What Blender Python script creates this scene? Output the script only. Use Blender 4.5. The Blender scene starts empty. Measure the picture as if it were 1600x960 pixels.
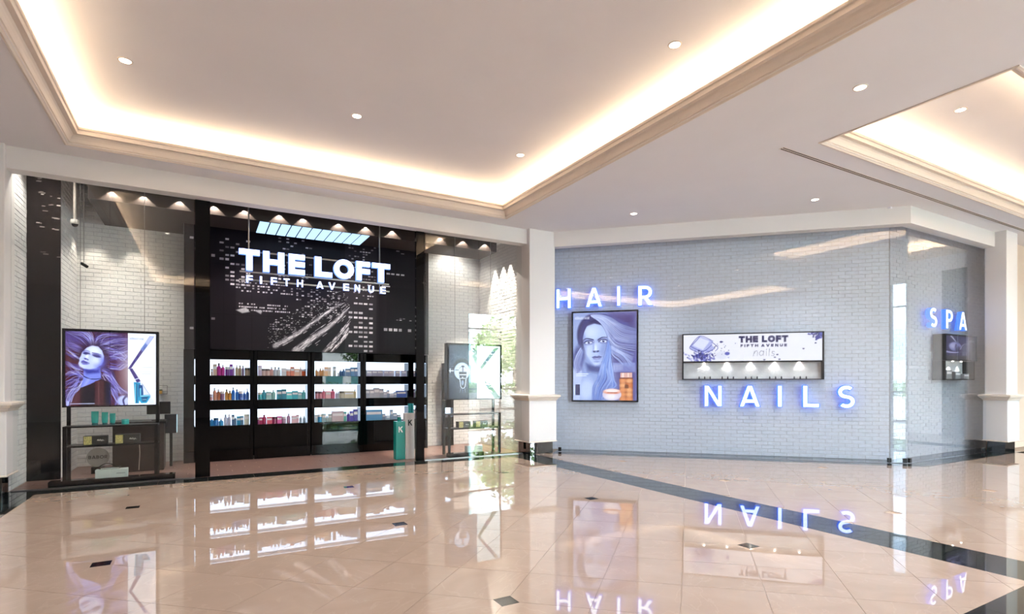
import bpy, math, random
import numpy as np
from mathutils import Vector, Matrix
random.seed(7); RNG = np.random.default_rng(11)
SC = bpy.context.scene
COL = SC.collection
R2 = math.sqrt(2.0)

# ------------------------------------------------------------------ camera
CAM_H, YAW, FPX, HORIZON = 1.40, 29.62, 849.0, 596.5
cd = bpy.data.cameras.new('camera'); cam = bpy.data.objects.new('camera', cd); COL.objects.link(cam)
cam.location = (0, 0, CAM_H)
cam.rotation_euler = (math.radians(90), 0, math.radians(-YAW))
cd.sensor_width = 36.0; cd.lens = FPX / 1600 * 36.0
cd.shift_y = (HORIZON - 480) / 1600
cd.clip_start = 0.05; cd.clip_end = 200
SC.camera = cam

# ------------------------------------------------------------------ sky, exposure
w = bpy.data.worlds.new('sky'); SC.world = w; w.use_nodes = True
bg = w.node_tree.nodes['Background']
bg.inputs['Color'].default_value = (0.76, 0.88, 1.0, 1); bg.inputs['Strength'].default_value = 17.5
SC.view_settings.view_transform = 'Standard'; SC.view_settings.look = 'None'
SC.view_settings.gamma = 1.0; SC.view_settings.use_curve_mapping = False
SC.view_settings.exposure = 1.62
try:
    cy = SC.cycles
    cy.use_denoising = True; cy.max_bounces = 8; cy.diffuse_bounces = 4; cy.glossy_bounces = 5; cy.adaptive_threshold = 0.02
    cy.transparent_max_bounces = 16; cy.sample_clamp_indirect = 6.0; cy.caustics_reflective = False
    cy.caustics_refractive = False; cy.use_light_tree = True
except Exception:
    pass

def lamp(name, kind, loc, energy, color, rot=(0, 0, 0), **kw):
    d = bpy.data.lights.new(name, kind); d.energy = energy; d.color = color
    for k, v in kw.items(): setattr(d, k, v)
    o = bpy.data.objects.new(name, d); COL.objects.link(o); o.location = loc; o.rotation_euler = rot
    return o
# daylight portals in the glazed wall that closes the hall behind the camera
def portal(name, loc, sx, sy, rot):
    o = lamp(name, 'AREA', loc, 1.0, (1, 1, 1), rot, shape='RECTANGLE', size=sx, size_y=sy)
    o.data.cycles.is_portal = True
    return o
portal('window_portal', (5.95, -6.1, 3.1), 1.8, 6.1, (math.radians(90), 0, 0))
portal('window_portal', (13.15, -6.1, 3.1), 3.6, 6.1, (math.radians(90), 0, 0))
WARM = (1.0, 0.80, 0.56); NEUT = (1.0, 0.985, 0.97)
lamp('sun', 'SUN', (0, 20, 30), 4.5, (1.0, 0.95, 0.88), (math.radians(-42), 0, math.radians(20)), angle=math.radians(1.0))

# ------------------------------------------------------------------ colour and material helpers
def lin(c):
    return tuple(((x / 255) / 12.92 if x / 255 <= 0.04045 else ((x / 255 + 0.055) / 1.055) ** 2.4) for x in c)
def hexc(h):
    h = h.lstrip('#'); return lin(tuple(int(h[i:i + 2], 16) for i in (0, 2, 4)))
MATS = {}
def mat(name, col=(200, 200, 200), rough=0.5, metal=0.0, spec=0.5, noise=0.0, scale=8.0, bump=0.0, bscale=30.0, coat=0.0, emit=None, es=0.0, stretch=None, ior=None):
    if name in MATS: return MATS[name]
    m = bpy.data.materials.new(name); m.use_nodes = True; MATS[name] = m
    nt = m.node_tree; b = nt.nodes['Principled BSDF']
    c = lin(col) if isinstance(col[0], (int,)) or max(col) > 1.01 else col
    b.inputs['Base Color'].default_value = (*c, 1)
    b.inputs['Roughness'].default_value = rough; b.inputs['Metallic'].default_value = metal
    b.inputs['Specular IOR Level'].default_value = spec
    if ior: b.inputs['IOR'].default_value = ior
    if coat: b.inputs['Coat Weight'].default_value = coat; b.inputs['Coat Roughness'].default_value = 0.02
    if emit is not None:
        b.inputs['Emission Color'].default_value = (*lin(emit), 1); b.inputs['Emission Strength'].default_value = es
    if noise or bump:
        tc = nt.nodes.new('ShaderNodeTexCoord'); mp = nt.nodes.new('ShaderNodeMapping')
        nt.links.new(tc.outputs['Object'], mp.inputs['Vector'])
        if stretch: mp.inputs['Scale'].default_value = stretch
    if noise:
        n = nt.nodes.new('ShaderNodeTexNoise'); n.inputs['Scale'].default_value = scale; n.inputs['Detail'].default_value = 5
        nt.links.new(mp.outputs['Vector'], n.inputs['Vector'])
        r = nt.nodes.new('ShaderNodeValToRGB'); r.color_ramp.elements[0].position = 0.32; r.color_ramp.elements[1].position = 0.68
        r.color_ramp.elements[0].color = (*[x * (1 - noise) for x in c], 1)
        r.color_ramp.elements[1].color = (*[min(1, x * (1 + noise)) for x in c], 1)
        nt.links.new(n.outputs['Fac'], r.inputs['Fac']); nt.links.new(r.outputs['Color'], b.inputs['Base Color'])
    if bump:
        n2 = nt.nodes.new('ShaderNodeTexNoise'); n2.inputs['Scale'].default_value = bscale; n2.inputs['Detail'].default_value = 4
        nt.links.new(mp.outputs['Vector'], n2.inputs['Vector'])
        bp = nt.nodes.new('ShaderNodeBump'); bp.inputs['Strength'].default_value = bump; bp.inputs['Distance'].default_value = 0.01
        nt.links.new(n2.outputs['Fac'], bp.inputs['Height']); nt.links.new(bp.outputs['Normal'], b.inputs['Normal'])
    return m
def emission(name, col, strength):
    if name in MATS: return MATS[name]
    m = bpy.data.materials.new(name); m.use_nodes = True; MATS[name] = m
    nt = m.node_tree; nt.nodes.clear()
    e = nt.nodes.new('ShaderNodeEmission'); e.inputs['Color'].default_value = (*lin(col), 1); e.inputs['Strength'].default_value = strength
    o = nt.nodes.new('ShaderNodeOutputMaterial'); nt.links.new(e.outputs[0], o.inputs[0])
    return m
def screen_mat(name, strength):
    m = bpy.data.materials.new(name); m.use_nodes = True; MATS[name] = m
    nt = m.node_tree; b = nt.nodes['Principled BSDF']
    a = nt.nodes.new('ShaderNodeAttribute'); a.attribute_name = 'print'
    b.inputs['Base Color'].default_value = (0.01, 0.01, 0.01, 1); b.inputs['Roughness'].default_value = 0.15
    nt.links.new(a.outputs['Color'], b.inputs['Emission Color']); b.inputs['Emission Strength'].default_value = strength
    return m
def print_mat(name, rough, spec=0.5):
    m = bpy.data.materials.new(name); m.use_nodes = True; MATS[name] = m
    nt = m.node_tree; b = nt.nodes['Principled BSDF']
    a = nt.nodes.new('ShaderNodeAttribute'); a.attribute_name = 'print'
    nt.links.new(a.outputs['Color'], b.inputs['Base Color'])
    b.inputs['Roughness'].default_value = rough; b.inputs['Specular IOR Level'].default_value = spec
    return m
def glass_mat(name, tint, r0):
    # thin architectural glass: clear straight through, mirror by Schlick's angle law, same from both sides
    m = bpy.data.materials.new(name); m.use_nodes = True; MATS[name] = m
    nt = m.node_tree; nt.nodes.clear(); N = nt.nodes.new; L = nt.links.new
    g = N('ShaderNodeNewGeometry'); d = N('ShaderNodeVectorMath'); d.operation = 'DOT_PRODUCT'
    L(g.outputs['Normal'], d.inputs[0]); L(g.outputs['Incoming'], d.inputs[1])
    def mt(op, a, b=None):
        n = N('ShaderNodeMath'); n.operation = op
        if isinstance(a, (int, float)): n.inputs[0].default_value = a
        else: L(a, n.inputs[0])
        if b is not None:
            if isinstance(b, (int, float)): n.inputs[1].default_value = b
            else: L(b, n.inputs[1])
        return n.outputs[0]
    c = mt('ABSOLUTE', d.outputs['Value']); k = mt('POWER', mt('SUBTRACT', 1.0, c), 5.0)
    f = mt('ADD', mt('MULTIPLY', k, 1.0 - r0), r0)
    t = N('ShaderNodeBsdfTransparent'); t.inputs['Color'].default_value = (*tint, 1)
    gl = N('ShaderNodeBsdfGlossy'); gl.inputs['Roughness'].default_value = 0.0; gl.inputs['Color'].default_value = (1, 1, 1, 1)
    mx = N('ShaderNodeMixShader'); L(f, mx.inputs[0]); L(t.outputs[0], mx.inputs[1]); L(gl.outputs[0], mx.inputs[2])
    o = N('ShaderNodeOutputMaterial'); L(mx.outputs[0], o.inputs[0])
    return m
def marble(name, c0, c1, vein, rough):
    m = bpy.data.materials.new(name); m.use_nodes = True; MATS[name] = m
    nt = m.node_tree; b = nt.nodes['Principled BSDF']; N = nt.nodes.new; L = nt.links.new
    g = N('ShaderNodeNewGeometry'); oi = N('ShaderNodeObjectInfo')
    va = N('ShaderNodeVectorMath'); va.operation = 'MULTIPLY_ADD'
    cx = N('ShaderNodeCombineXYZ'); L(oi.outputs['Random'], cx.inputs[0]); L(oi.outputs['Random'], cx.inputs[1])
    va.inputs[1].default_value = (7, 13, 3); L(cx.outputs[0], va.inputs[0]); L(g.outputs['Position'], va.inputs[2])
    n = N('ShaderNodeTexNoise'); n.inputs['Scale'].default_value = 2.2; n.inputs['Detail'].default_value = 7; n.inputs['Distortion'].default_value = 1.2
    L(va.outputs[0], n.inputs['Vector'])
    r = N('ShaderNodeValToRGB'); e = r.color_ramp.elements; e[0].position = 0.3; e[0].color = (*lin(c0), 1); e[1].position = 0.7; e[1].color = (*lin(c1), 1)
    L(n.outputs['Fac'], r.inputs['Fac'])
    n2 = N('ShaderNodeTexNoise'); n2.inputs['Scale'].default_value = 1.3; n2.inputs['Detail'].default_value = 6; n2.inputs['Distortion'].default_value = 2.5
    L(va.outputs[0], n2.inputs['Vector'])
    r2 = N('ShaderNodeValToRGB'); e = r2.color_ramp.elements; e[0].position = 0.485; e[0].color = (0, 0, 0, 1); e[1].position = 0.515; e[1].color = (0, 0, 0, 1)
    q = r2.color_ramp.elements.new(0.5); q.color = (1, 1, 1, 1)
    L(n2.outputs['Fac'], r2.inputs['Fac'])
    mx = N('ShaderNodeMix'); mx.data_type = 'RGBA'; mx.inputs['B'].default_value = (*lin(vein), 1)
    ml = N('ShaderNodeMath'); ml.operation = 'MULTIPLY'; ml.inputs[1].default_value = 0.16; L(r2.outputs['Color'], ml.inputs[0])
    L(ml.outputs[0], mx.inputs['Factor']); L(r.outputs['Color'], mx.inputs['A']); L(mx.outputs['Result'], b.inputs['Base Color'])
    b.inputs['Roughness'].default_value = rough; b.inputs['IOR'].default_value = 1.95
    return m

# ------------------------------------------------------------------ mesh helpers
class MB:
    def __init__(s): s.v = []; s.f = []
    def add(s, vs, fs):
        k = len(s.v); s.v += [tuple(p) for p in vs]; s.f += [tuple(i + k for i in f) for f in fs]; return s
    def box(s, x0, x1, y0, y1, z0, z1):
        v = [(x0, y0, z0), (x1, y0, z0), (x1, y1, z0), (x0, y1, z0), (x0, y0, z1), (x1, y0, z1), (x1, y1, z1), (x0, y1, z1)]
        return s.add(v, [(0, 3, 2, 1), (4, 5, 6, 7), (0, 1, 5, 4), (1, 2, 6, 5), (2, 3, 7, 6), (3, 0, 4, 7)])
    def bbox(s, x0, x1, y0, y1, z0, z1, b=0.004):
        # box with chamfered long edges (all twelve edges cut at corners of top and bottom rings)
        def ring(z, i): return [(x0 + i, y0 + i * 0, z), ]
        def loop(z, i):
            return [(x0 + b + i, y0 + i, z), (x1 - b - i, y0 + i, z), (x1 - i, y0 + b + i, z), (x1 - i, y1 - b - i, z),
                    (x1 - b - i, y1 - i, z), (x0 + b + i, y1 - i, z), (x0 + i, y1 - b - i, z), (x0 + i, y0 + b + i, z)]
        return s.loft([loop(z0, b), loop(z0 + b, 0), loop(z1 - b, 0), loop(z1, b)])
    def loft(s, loops, close=True, caps=True):
        n = len(loops[0]); vs = [p for l in loops for p in l]; fs = []
        for a in range(len(loops) - 1):
            for i in range(n if close else n - 1):
                j = (i + 1) % n; fs.append((a * n + i, a * n + j, (a + 1) * n + j, (a + 1) * n + i))
        if caps and close: fs += [tuple(range(n))[::-1], tuple(range((len(loops) - 1) * n, len(loops) * n))]
        return s.add(vs, fs)
    def lathe(s, prof, n=12, cx=0, cy=0, sx=1, sy=1):
        loops = [[(cx + r * sx * math.cos(2 * math.pi * i / n), cy + r * sy * math.sin(2 * math.pi * i / n), z) for i in range(n)] for r, z in prof]
        return s.loft(loops)
    def tube(s, p, q, r, n=8):
        p, q = Vector(p), Vector(q); d = (q - p).normalized()
        a = d.orthogonal().normalized(); b = d.cross(a)
        loops = [[tuple(c + a * r * math.cos(2 * math.pi * i / n) + b * r * math.sin(2 * math.pi * i / n)) for i in range(n)] for c in (p, q)]
        return s.loft(loops)
    def prism_xz(s, poly, y0, y1):
        # polygon in the x-z plane (counter-clockwise seen from -y) pushed from y0 (front) to y1
        n = len(poly); v = [(x, y0, z) for x, z in poly] + [(x, y1, z) for x, z in poly]
        f = [tuple(range(n)), tuple(range(n, 2 * n))[::-1]] + [(i, i + n, (i + 1) % n + n, (i + 1) % n) for i in range(n)]
        return s.add(v, f)
    def prism_xy(s, poly, z0, z1):
        n = len(poly); v = [(x, y, z0) for x, y in poly] + [(x, y, z1) for x, y in poly]
        f = [tuple(range(n))[::-1], tuple(range(n, 2 * n))] + [(i, (i + 1) % n, (i + 1) % n + n, i + n) for i in range(n)]
        return s.add(v, f)
    def mesh(s, name, m, smooth=False):
        me = bpy.data.meshes.new(name); me.from_pydata(s.v, [], s.f)
        if m: me.materials.append(m)
        if smooth: me.shade_smooth()
        me.update(); return me
    def build(s, name, m, parent=None, loc=None, rotz=0.0, smooth=False):
        return link(name, s.mesh(name, m, smooth), parent, loc, rotz)
def link(name, me, parent=None, loc=None, rotz=0.0):
    o = bpy.data.objects.new(name, me); COL.objects.link(o)
    if parent: o.parent = parent
    if loc is not None: o.location = loc
    if rotz: o.rotation_euler = (0, 0, rotz)
    return o
def tag(o, label, cat, group=None):
    o['label'] = label; o['category'] = cat
    if group: o['group'] = group
    return o
def struct(o): o['kind'] = 'structure'; return o
def stuff(o): o['kind'] = 'stuff'; return o
def thing(name, label, cat, loc=(0, 0, 0), rotz=0.0, group=None):
    o = bpy.data.objects.new(name, None); COL.objects.link(o); o.empty_display_size = 0.1
    o.location = loc; o.rotation_euler = (0, 0, rotz)
    return tag(o, label, cat, group)
def clip(poly, a, b, c):
    # keep the part of a polygon with a*x + b*y <= c
    out = []
    for i in range(len(poly)):
        p, q = poly[i], poly[(i + 1) % len(poly)]
        dp, dq = a * p[0] + b * p[1] - c, a * q[0] + b * q[1] - c
        if dp <= 1e-9: out.append(p)
        if (dp < -1e-9 and dq > 1e-9) or (dp > 1e-9 and dq < -1e-9):
            t = dp / (dp - dq); out.append((p[0] + (q[0] - p[0]) * t, p[1] + (q[1] - p[1]) * t))
    return out
def area(poly):
    return 0.5 * sum(poly[i][0] * poly[(i + 1) % len(poly)][1] - poly[(i + 1) % len(poly)][0] * poly[i][1] for i in range(len(poly)))

# ------------------------------------------------------------------ stroke lettering (shared by the sign letters and the prints)
def arc(cx, cy, rx, ry, a0, a1, n=14):
    return [(cx + rx * math.cos(math.radians(a0 + (a1 - a0) * i / n)), cy + ry * math.sin(math.radians(a0 + (a1 - a0) * i / n))) for i in range(n + 1)]
def skeleton(ch, w):
    h = w / 2; t = 1 - h
    if ch == 'I': return w, [[(h, 0), (h, 1)]]
    if ch == 'H': W = .60 + w; return W, [[(h, 0), (h, 1)], [(W - h, 0), (W - h, 1)], [(h, .5), (W - h, .5)]]
    if ch == 'A': W = .66 + w * 1.1; return W, [[(h * .9, -.05), (W / 2, 1.0), (W - h * .9, -.05)], [(W * .27, .27), (W * .73, .27)]]
    if ch == 'V': W = .66 + w * 1.1; return W, [[(h * .9, 1.05), (W / 2, 0), (W - h * .9, 1.05)]]
    if ch == 'L': W = .42 + w; return W, [[(h, 1), (h, h), (W, h)]]
    if ch == 'T': W = .56 + w; return W, [[(0, t), (W, t)], [(W / 2, 0), (W / 2, t)]]
    if ch == 'E': W = .42 + w; return W, [[(W, t), (h, t), (h, h), (W, h)], [(h, .51), (W * .93, .51)]]
    if ch == 'F': W = .40 + w; return W, [[(W, t), (h, t), (h, 0)], [(h, .49), (W * .92, .49)]]
    if ch == 'N': W = .60 + w; return W, [[(h, 0), (h, 1)], [(h, 1), (W - h, 0)], [(W - h, 0), (W - h, 1)]]
    if ch == 'U': W = .56 + w; r = (W - w) / 2; return W, [[(h, 1)] + arc(W / 2, h + r, r, r, 180, 360) + [(W - h, 1)]]
    if ch == 'O': W = .84 + w * .5; return W, [arc(W / 2, .5, W / 2 - h, .5 - h, 0, 360, 28)]
    if ch == 'P': W = .40 + w * 1.2; r = .5 * (t - .44); return W, [[(h, 0), (h, 1)], [(h, t)] + arc(W - h - r, .44 + r, r, r, 90, -90) + [(h, .44)]]
    if ch == 'R': W = .42 + w * 1.3; r = .5 * (t - .42); return W, [[(h, 0), (h, 1)], [(h, t)] + arc(W - h * 1.3 - r, .42 + r, r, r, 90, -90) + [(h, .42)], [(W * .50, .42), (W - h * .9, -.05)]]
    if ch == 'B':
        W = .42 + w * 1.2; r = .5 * (t - .52); r2 = .5 * (.52 - h)
        return W, [[(h, 0), (h, 1)], [(h, t)] + arc(W - h * 1.6 - r, .52 + r, r, r, 90, -90) + [(h, .52)], [(h, .52)] + arc(W - h - r2, h + r2, r2, r2, 90, -90) + [(h, h)]]
    if ch == 'S':
        W = .52 + w * .8; r = (1 - w) / 4; rx = W / 2 - h
        return W, [arc(W / 2, t - r, rx, r, 35, 240, 14) + arc(W / 2, h + r, rx, r, 62, -145, 16)]
    if ch in 'KÉ' and ch == 'K': W = .56 + w; return W, [[(h, 0), (h, 1)], [(W - h * .4, 1.05), (h * 1.4, .45)], [(W * .42, .60), (W - h * .2, -.05)]]
    if ch == 'É': W, k = skeleton('E', w); return W, k + [[(W * .45, 1.1), (W * .75, 1.25)]]
    return .4, []
def thick(line, hw, ext):
    # quads of a polyline drawn with a pen of half width hw, mitred at its corners
    pts = [Vector(p) for p in line]; closed = (pts[0] - pts[-1]).length < 1e-6 and len(pts) > 3
    if closed: pts = pts[:-1]
    n = len(pts)
    if not closed:
        pts[0] = pts[0] - (pts[1] - pts[0]).normalized() * ext; pts[-1] = pts[-1] + (pts[-1] - pts[-2]).normalized() * ext
    off = []
    for i in range(n):
        a = pts[i] - pts[i - 1] if (closed or i > 0) else None
        b = pts[(i + 1) % n] - pts[i] if (closed or i < n - 1) else None
        na = Vector((-a.y, a.x)).normalized() if a is not None else None
        nb = Vector((-b.y, b.x)).normalized() if b is not None else None
        if na is None: off.append(nb * hw)
        elif nb is None: off.append(na * hw)
        else:
            m = na + nb
            if m.length < 1e-4: off.append(na * hw)
            else:
                m.normalize(); off.append(m * min(hw / max(m.dot(na), 0.12), hw * 8))
    qs = []
    for i in range(n if closed else n - 1):
        j = (i + 1) % n
        q = [tuple(pts[i] - off[i]), tuple(pts[j] - off[j]), tuple(pts[j] + off[j]), tuple(pts[i] + off[i])]
        qs.append(q if area(q) > 0 else q[::-1])
    return qs
def glyph(ch, w, inset=0.0):
    W, sk = skeleton(ch, w); out = []
    for ln in sk:
        curved = len(ln) > 6
        for q in thick(ln, w / 2 - inset, (0 if curved else w * .5) - inset):
            top = 1.4 if ch == 'É' else 1 - inset
            for a, b, c in ((1, 0, W - inset), (-1, 0, -inset), (0, 1, top), (0, -1, -inset)): q = clip(q, a, b, c) if q else q
            if len(q) > 2 and abs(area(q)) > 1e-7: out.append(q)
    return W, out
def textline(s, w, track):
    x = 0; res = []
    for ch in s:
        if ch == ' ': x += .42; continue
        W, qs = glyph(ch, w); res += [[(px + x, py) for px, py in q] for q in qs]; x += W + track
    return x - track, res

# ------------------------------------------------------------------ a small painter for flat prints and screens
class Canvas:
    def __init__(s, w, h, box, col):
        s.w, s.h, s.box = w, h, box
        s.a = np.zeros((h, w, 3)); s.a[:] = np.array(col) / 255
        x0, y0, x1, y1 = box; s.kx = (w - 1) / (x1 - x0); s.ky = (h - 1) / (y1 - y0)
        gx, gy = np.meshgrid(np.arange(w), np.arange(h)); s.X = gx / s.kx + x0; s.Y = gy / s.ky + y0
    def win(s, x0, x1, y0, y1):
        bx0, by0 = s.box[0], s.box[1]
        i0 = max(0, int((min(x0, x1) - bx0) * s.kx) - 1); i1 = min(s.w, int((max(x0, x1) - bx0) * s.kx) + 3)
        j0 = max(0, int((min(y0, y1) - by0) * s.ky) - 1); j1 = min(s.h, int((max(y0, y1) - by0) * s.ky) + 3)
        return (slice(j0, j1), slice(i0, i1)) if i1 > i0 and j1 > j0 else None
    def mix(s, w, m, col, alpha):
        m = (np.clip(m, 0, 1) * alpha)[..., None]; s.a[w] = s.a[w] * (1 - m) + np.array(col) / 255 * m
    def ell(s, cx, cy, rx, ry, col, alpha=1.0, rot=0.0, soft=0.12):
        R = max(rx, ry) * (1 + soft) + 2; w = s.win(cx - R, cx + R, cy - R, cy + R)
        if w is None: return
        c, n = math.cos(math.radians(rot)), math.sin(math.radians(rot)); dx, dy = s.X[w] - cx, s.Y[w] - cy
        d = np.sqrt(((dx * c + dy * n) / rx) ** 2 + ((-dx * n + dy * c) / ry) ** 2)
        s.mix(w, (1 + soft - d) / (2 * soft + 1e-6), col, alpha)
    def poly(s, pts, col, alpha=1.0, soft=1.0):
        xs = [p[0] for p in pts]; ys = [p[1] for p in pts]; w = s.win(min(xs) - soft, max(xs) + soft, min(ys) - soft, max(ys) + soft)
        if w is None: return
        X, Y = s.X[w], s.Y[w]; ins = np.zeros(X.shape, bool); dm = np.full(X.shape, 1e9)
        for i in range(len(pts)):
            (ax, ay), (bx, by) = pts[i], pts[(i + 1) % len(pts)]
            cr = ((ay > Y) != (by > Y)) & (X < (bx - ax) * (Y - ay) / ((by - ay) if abs(by - ay) > 1e-9 else 1e-9) + ax); ins ^= cr
            L = (bx - ax) ** 2 + (by - ay) ** 2 + 1e-9; t = np.clip(((X - ax) * (bx - ax) + (Y - ay) * (by - ay)) / L, 0, 1)
            dm = np.minimum(dm, np.hypot(X - ax - t * (bx - ax), Y - ay - t * (by - ay)))
        s.mix(w, 0.5 + np.where(ins, dm, -dm) / (2 * soft), col, alpha)
    def stroke(s, pts, w0, w1, col, alpha=1.0, soft=1.0, n=10):
        pts = spline(pts, n) if len(pts) > 2 else pts
        R = max(w0, w1) + soft; xs = [p[0] for p in pts]; ys = [p[1] for p in pts]
        w = s.win(min(xs) - R, max(xs) + R, min(ys) - R, max(ys) + R)
        if w is None: return
        X, Y = s.X[w], s.Y[w]; best = np.full(X.shape, -1e9); N = len(pts) - 1
        for i in range(N):
            (ax, ay), (bx, by) = pts[i], pts[i + 1]
            L = (bx - ax) ** 2 + (by - ay) ** 2 + 1e-9; t = np.clip(((X - ax) * (bx - ax) + (Y - ay) * (by - ay)) / L, 0, 1)
            d = np.hypot(X - ax - t * (bx - ax), Y - ay - t * (by - ay)); wd = (w0 + (w1 - w0) * (i + t) / N) / 2
            best = np.maximum(best, wd - d)
        s.mix(w, 0.5 + best / (2 * soft), col, alpha)
    def rect(s, x0, y0, x1, y1, col, alpha=1.0):
        w = s.win(x0, x1, y0, y1)
        if w is None: return
        m = ((s.X[w] >= x0) & (s.X[w] <= x1) & (s.Y[w] >= y0) & (s.Y[w] <= y1)).astype(float); s.mix(w, m, col, alpha)
    def text(s, txt, x, y, h, col, weight=.16, track=.14, width=None, alpha=1.0, slope=0.0):
        # y is the foot of the letters; canvas y runs downwards
        W, qs = textline(txt, weight, track); k = (width / W) if width else h
        for q in qs: s.poly([(x + px * k, y - py * h + slope * px * k) for px, py in q], col, alpha, soft=0.5 / max(s.kx, 1e-6))
    def mesh(s, name, m, X0, X1, Z0, Z1, flip=False):
        # upright sheet in local x-z, facing -y, one colour per point
        w, h = s.w, s.h; gx, gz = np.meshgrid(np.linspace(X0, X1, w), np.linspace(Z1, Z0, h))
        co = np.stack([gx, np.zeros_like(gx), gz], -1).reshape(-1, 3)
        i = np.arange(h * w).reshape(h, w); q = np.stack([i[1:, :-1], i[1:, 1:], i[:-1, 1:], i[:-1, :-1]], -1).reshape(-1, 4)
        me = bpy.data.meshes.new(name); me.vertices.add(h * w); me.vertices.foreach_set('co', co.ravel())
        me.loops.add(q.size); me.loops.foreach_set('vertex_index', q.ravel().astype(np.int32))
        me.polygons.add(len(q)); me.polygons.foreach_set('loop_start', (np.arange(len(q)) * 4).astype(np.int32))
        me.update(calc_edges=True)
        a = np.clip(s.a, 0, 1).reshape(-1, 3); l = np.where(a <= .04045, a / 12.92, ((a + .055) / 1.055) ** 2.4)
        at = me.color_attributes.new('print', 'FLOAT_COLOR', 'POINT'); at.data.foreach_set('color', np.concatenate([l, np.ones((len(l), 1))], 1).ravel().astype(np.float32))
        me.materials.append(m); me.validate(); return me
def spline(P, n=10):
    P = [P[0]] + list(P) + [P[-1]]; out = []
    for i in range(1, len(P) - 2):
        p0, p1, p2, p3 = [np.array(p, float) for p in P[i - 1:i + 3]]
        for k in range(n):
            t = k / n; out.append(tuple(.5 * ((2 * p1) + (-p0 + p2) * t + (2 * p0 - 5 * p1 + 4 * p2 - p3) * t * t + (-p0 + 3 * p1 - 3 * p2 + p3) * t ** 3)))
    out.append(tuple(P[-1])); return out
# ================================================================== materials of the place
M_CEIL = mat('ceiling_paint', (236, 234, 237), 0.75, noise=0.012, scale=1.5)
M_TRIM = mat('cornice_paint', (226, 214, 202), 0.55)
M_CREAM = mat('cream_wall_paint', (230, 227, 226), 0.55)
M_PINK = mat('beige_wall', (226, 206, 186), 0.6)
M_TILE = marble('beige_marble', (156, 135, 120), (163, 143, 128), (188, 170, 154), 0.005)
M_JOINT = mat('tile_joint', (164, 144, 126), 0.6)
M_GRAN = marble('dark_granite', (16, 19, 20), (34, 38, 38), (84, 92, 90), 0.012)
M_BLACKINS = mat('black_marble_insert', (14, 12, 12), 0.06)
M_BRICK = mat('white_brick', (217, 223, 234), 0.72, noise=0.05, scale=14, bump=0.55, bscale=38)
M_BRICKS = mat('white_brick_dimmed', (182, 186, 196), 0.72, noise=0.05, scale=14, bump=0.55, bscale=38)  # SPA copy of the white brick, colour darkened to offset the strong daylight
M_BRICKW = mat('bright_white_brick', (230, 230, 230), 0.72, noise=0.05, scale=14, bump=0.55, bscale=38)
M_MORTAR = mat('white_mortar', (196, 197, 202), 0.85, bump=0.4, bscale=60)
M_BLACK = mat('black_gloss', (5, 5, 6), 0.02, spec=0.22)
M_MATTE = mat('black_satin', (10, 9, 9), 0.3, spec=0.15)
M_DARKBROWN = mat('dark_brown_soffit', (44, 33, 28), 0.6)
M_WOOD = mat('wood_look_plank', (116, 90, 82), 0.32, noise=0.22, scale=5, stretch=(1.2, 9, 1))
M_WOODJ = mat('plank_joint', (216, 202, 192), 0.7)
M_STEEL = mat('brushed_steel', (150, 150, 150), 0.3, 1.0)
M_RUBBER = mat('black_clamp', (10, 10, 11), 0.4)
M_GLASS = glass_mat('shop_glass', (0.965, 0.98, 0.975), 0.045)
M_GLASSB = glass_mat('wall_glass', (0.965, 0.98, 0.995), 0.055)
E_COVE = emission('cove_led', (255, 226, 186), 12.5)
E_DOWN = emission('downlight_lens', (255, 240, 224), 5.0)

# ================================================================== floor
JG = 0.0010                                     # half width of a tile joint
PX, PY, IX, IY = 2.36, 2.155, 1.68, 3.03        # spacing of the black inserts and one of them
floor = struct(MB().box(-6, 17, -6, 9.13, -0.10, -0.006).box(5.6, 17, 9.13, 10.4, -0.10, -0.006).build('floor', M_JOINT))
floor['label'] = 'polished beige marble floor with dark granite bands'
def diamonds(inside, tag_fn):
    out = []
    a, b = PX / 6, PY / 6
    for i in range(-60, 100):
        for j in range(-60, 100):
            cx = IX + (i + j) * a + a; cy_ = IY + (i - j) * b
            if not (-3 < cx < 15 and -1.5 < cy_ < 10): continue
            p = [(cx - a, cy_), (cx, cy_ - b), (cx + a, cy_), (cx, cy_ + b)]
            # shrink for the joint
            p = [(cx + (x - cx) * (1 - 2 * JG / a), cy_ + (y - cy_) * (1 - 2 * JG / b)) for x, y in p]
            # cut the corners that meet an insert
            for ux, uy in ((1, 0), (-1, 0), (0, 1), (0, -1)):
                tx, ty = cx + ux * a, cy_ + uy * b
                if abs(((tx - IX) / PX + .5) % 1 - .5) < .02 and abs(((ty - IY) / PY + .5) % 1 - .5) < .02:
                    p = clip(p, ux, uy, ux * tx + uy * ty - 0.062 - JG)
            for h in inside:
                p = clip(p, *h)
                if len(p) < 3: break
            if len(p) >= 3 and abs(area(p)) > 0.004: out.append(p)
    return out
E1 = [(-1, 0, 1.81 - JG), (1, 0, 5.02 - JG), (0, -1, -1.50 - JG), (0, 1, 8.755 - JG)]
E2 = [(-1, 0, -5.55 - JG), (1, 0, 13.9), (0, -1, -1.50 - JG), (1, 1, 14.68 - JG)]
E3 = [(-1, 0, -10.30 - JG), (1, 0, 14.6), (0, -1, -1.50 - JG), (0, 1, 4.385 - JG), (-1, -1, -14.68 - JG)]
def lay(polys, name='marble_tile', m=None, top=0.0):
    polys = sorted(polys, key=lambda p: (sum(x for x, y in p) / len(p)) ** 2 + (sum(y for x, y in p) / len(p)) ** 2)
    for k, p in enumerate(polys):
        if area(p) < 0: p = p[::-1]
        MB().prism_xy(p, -0.0055, top).build(name, m or M_TILE, floor)
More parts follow.
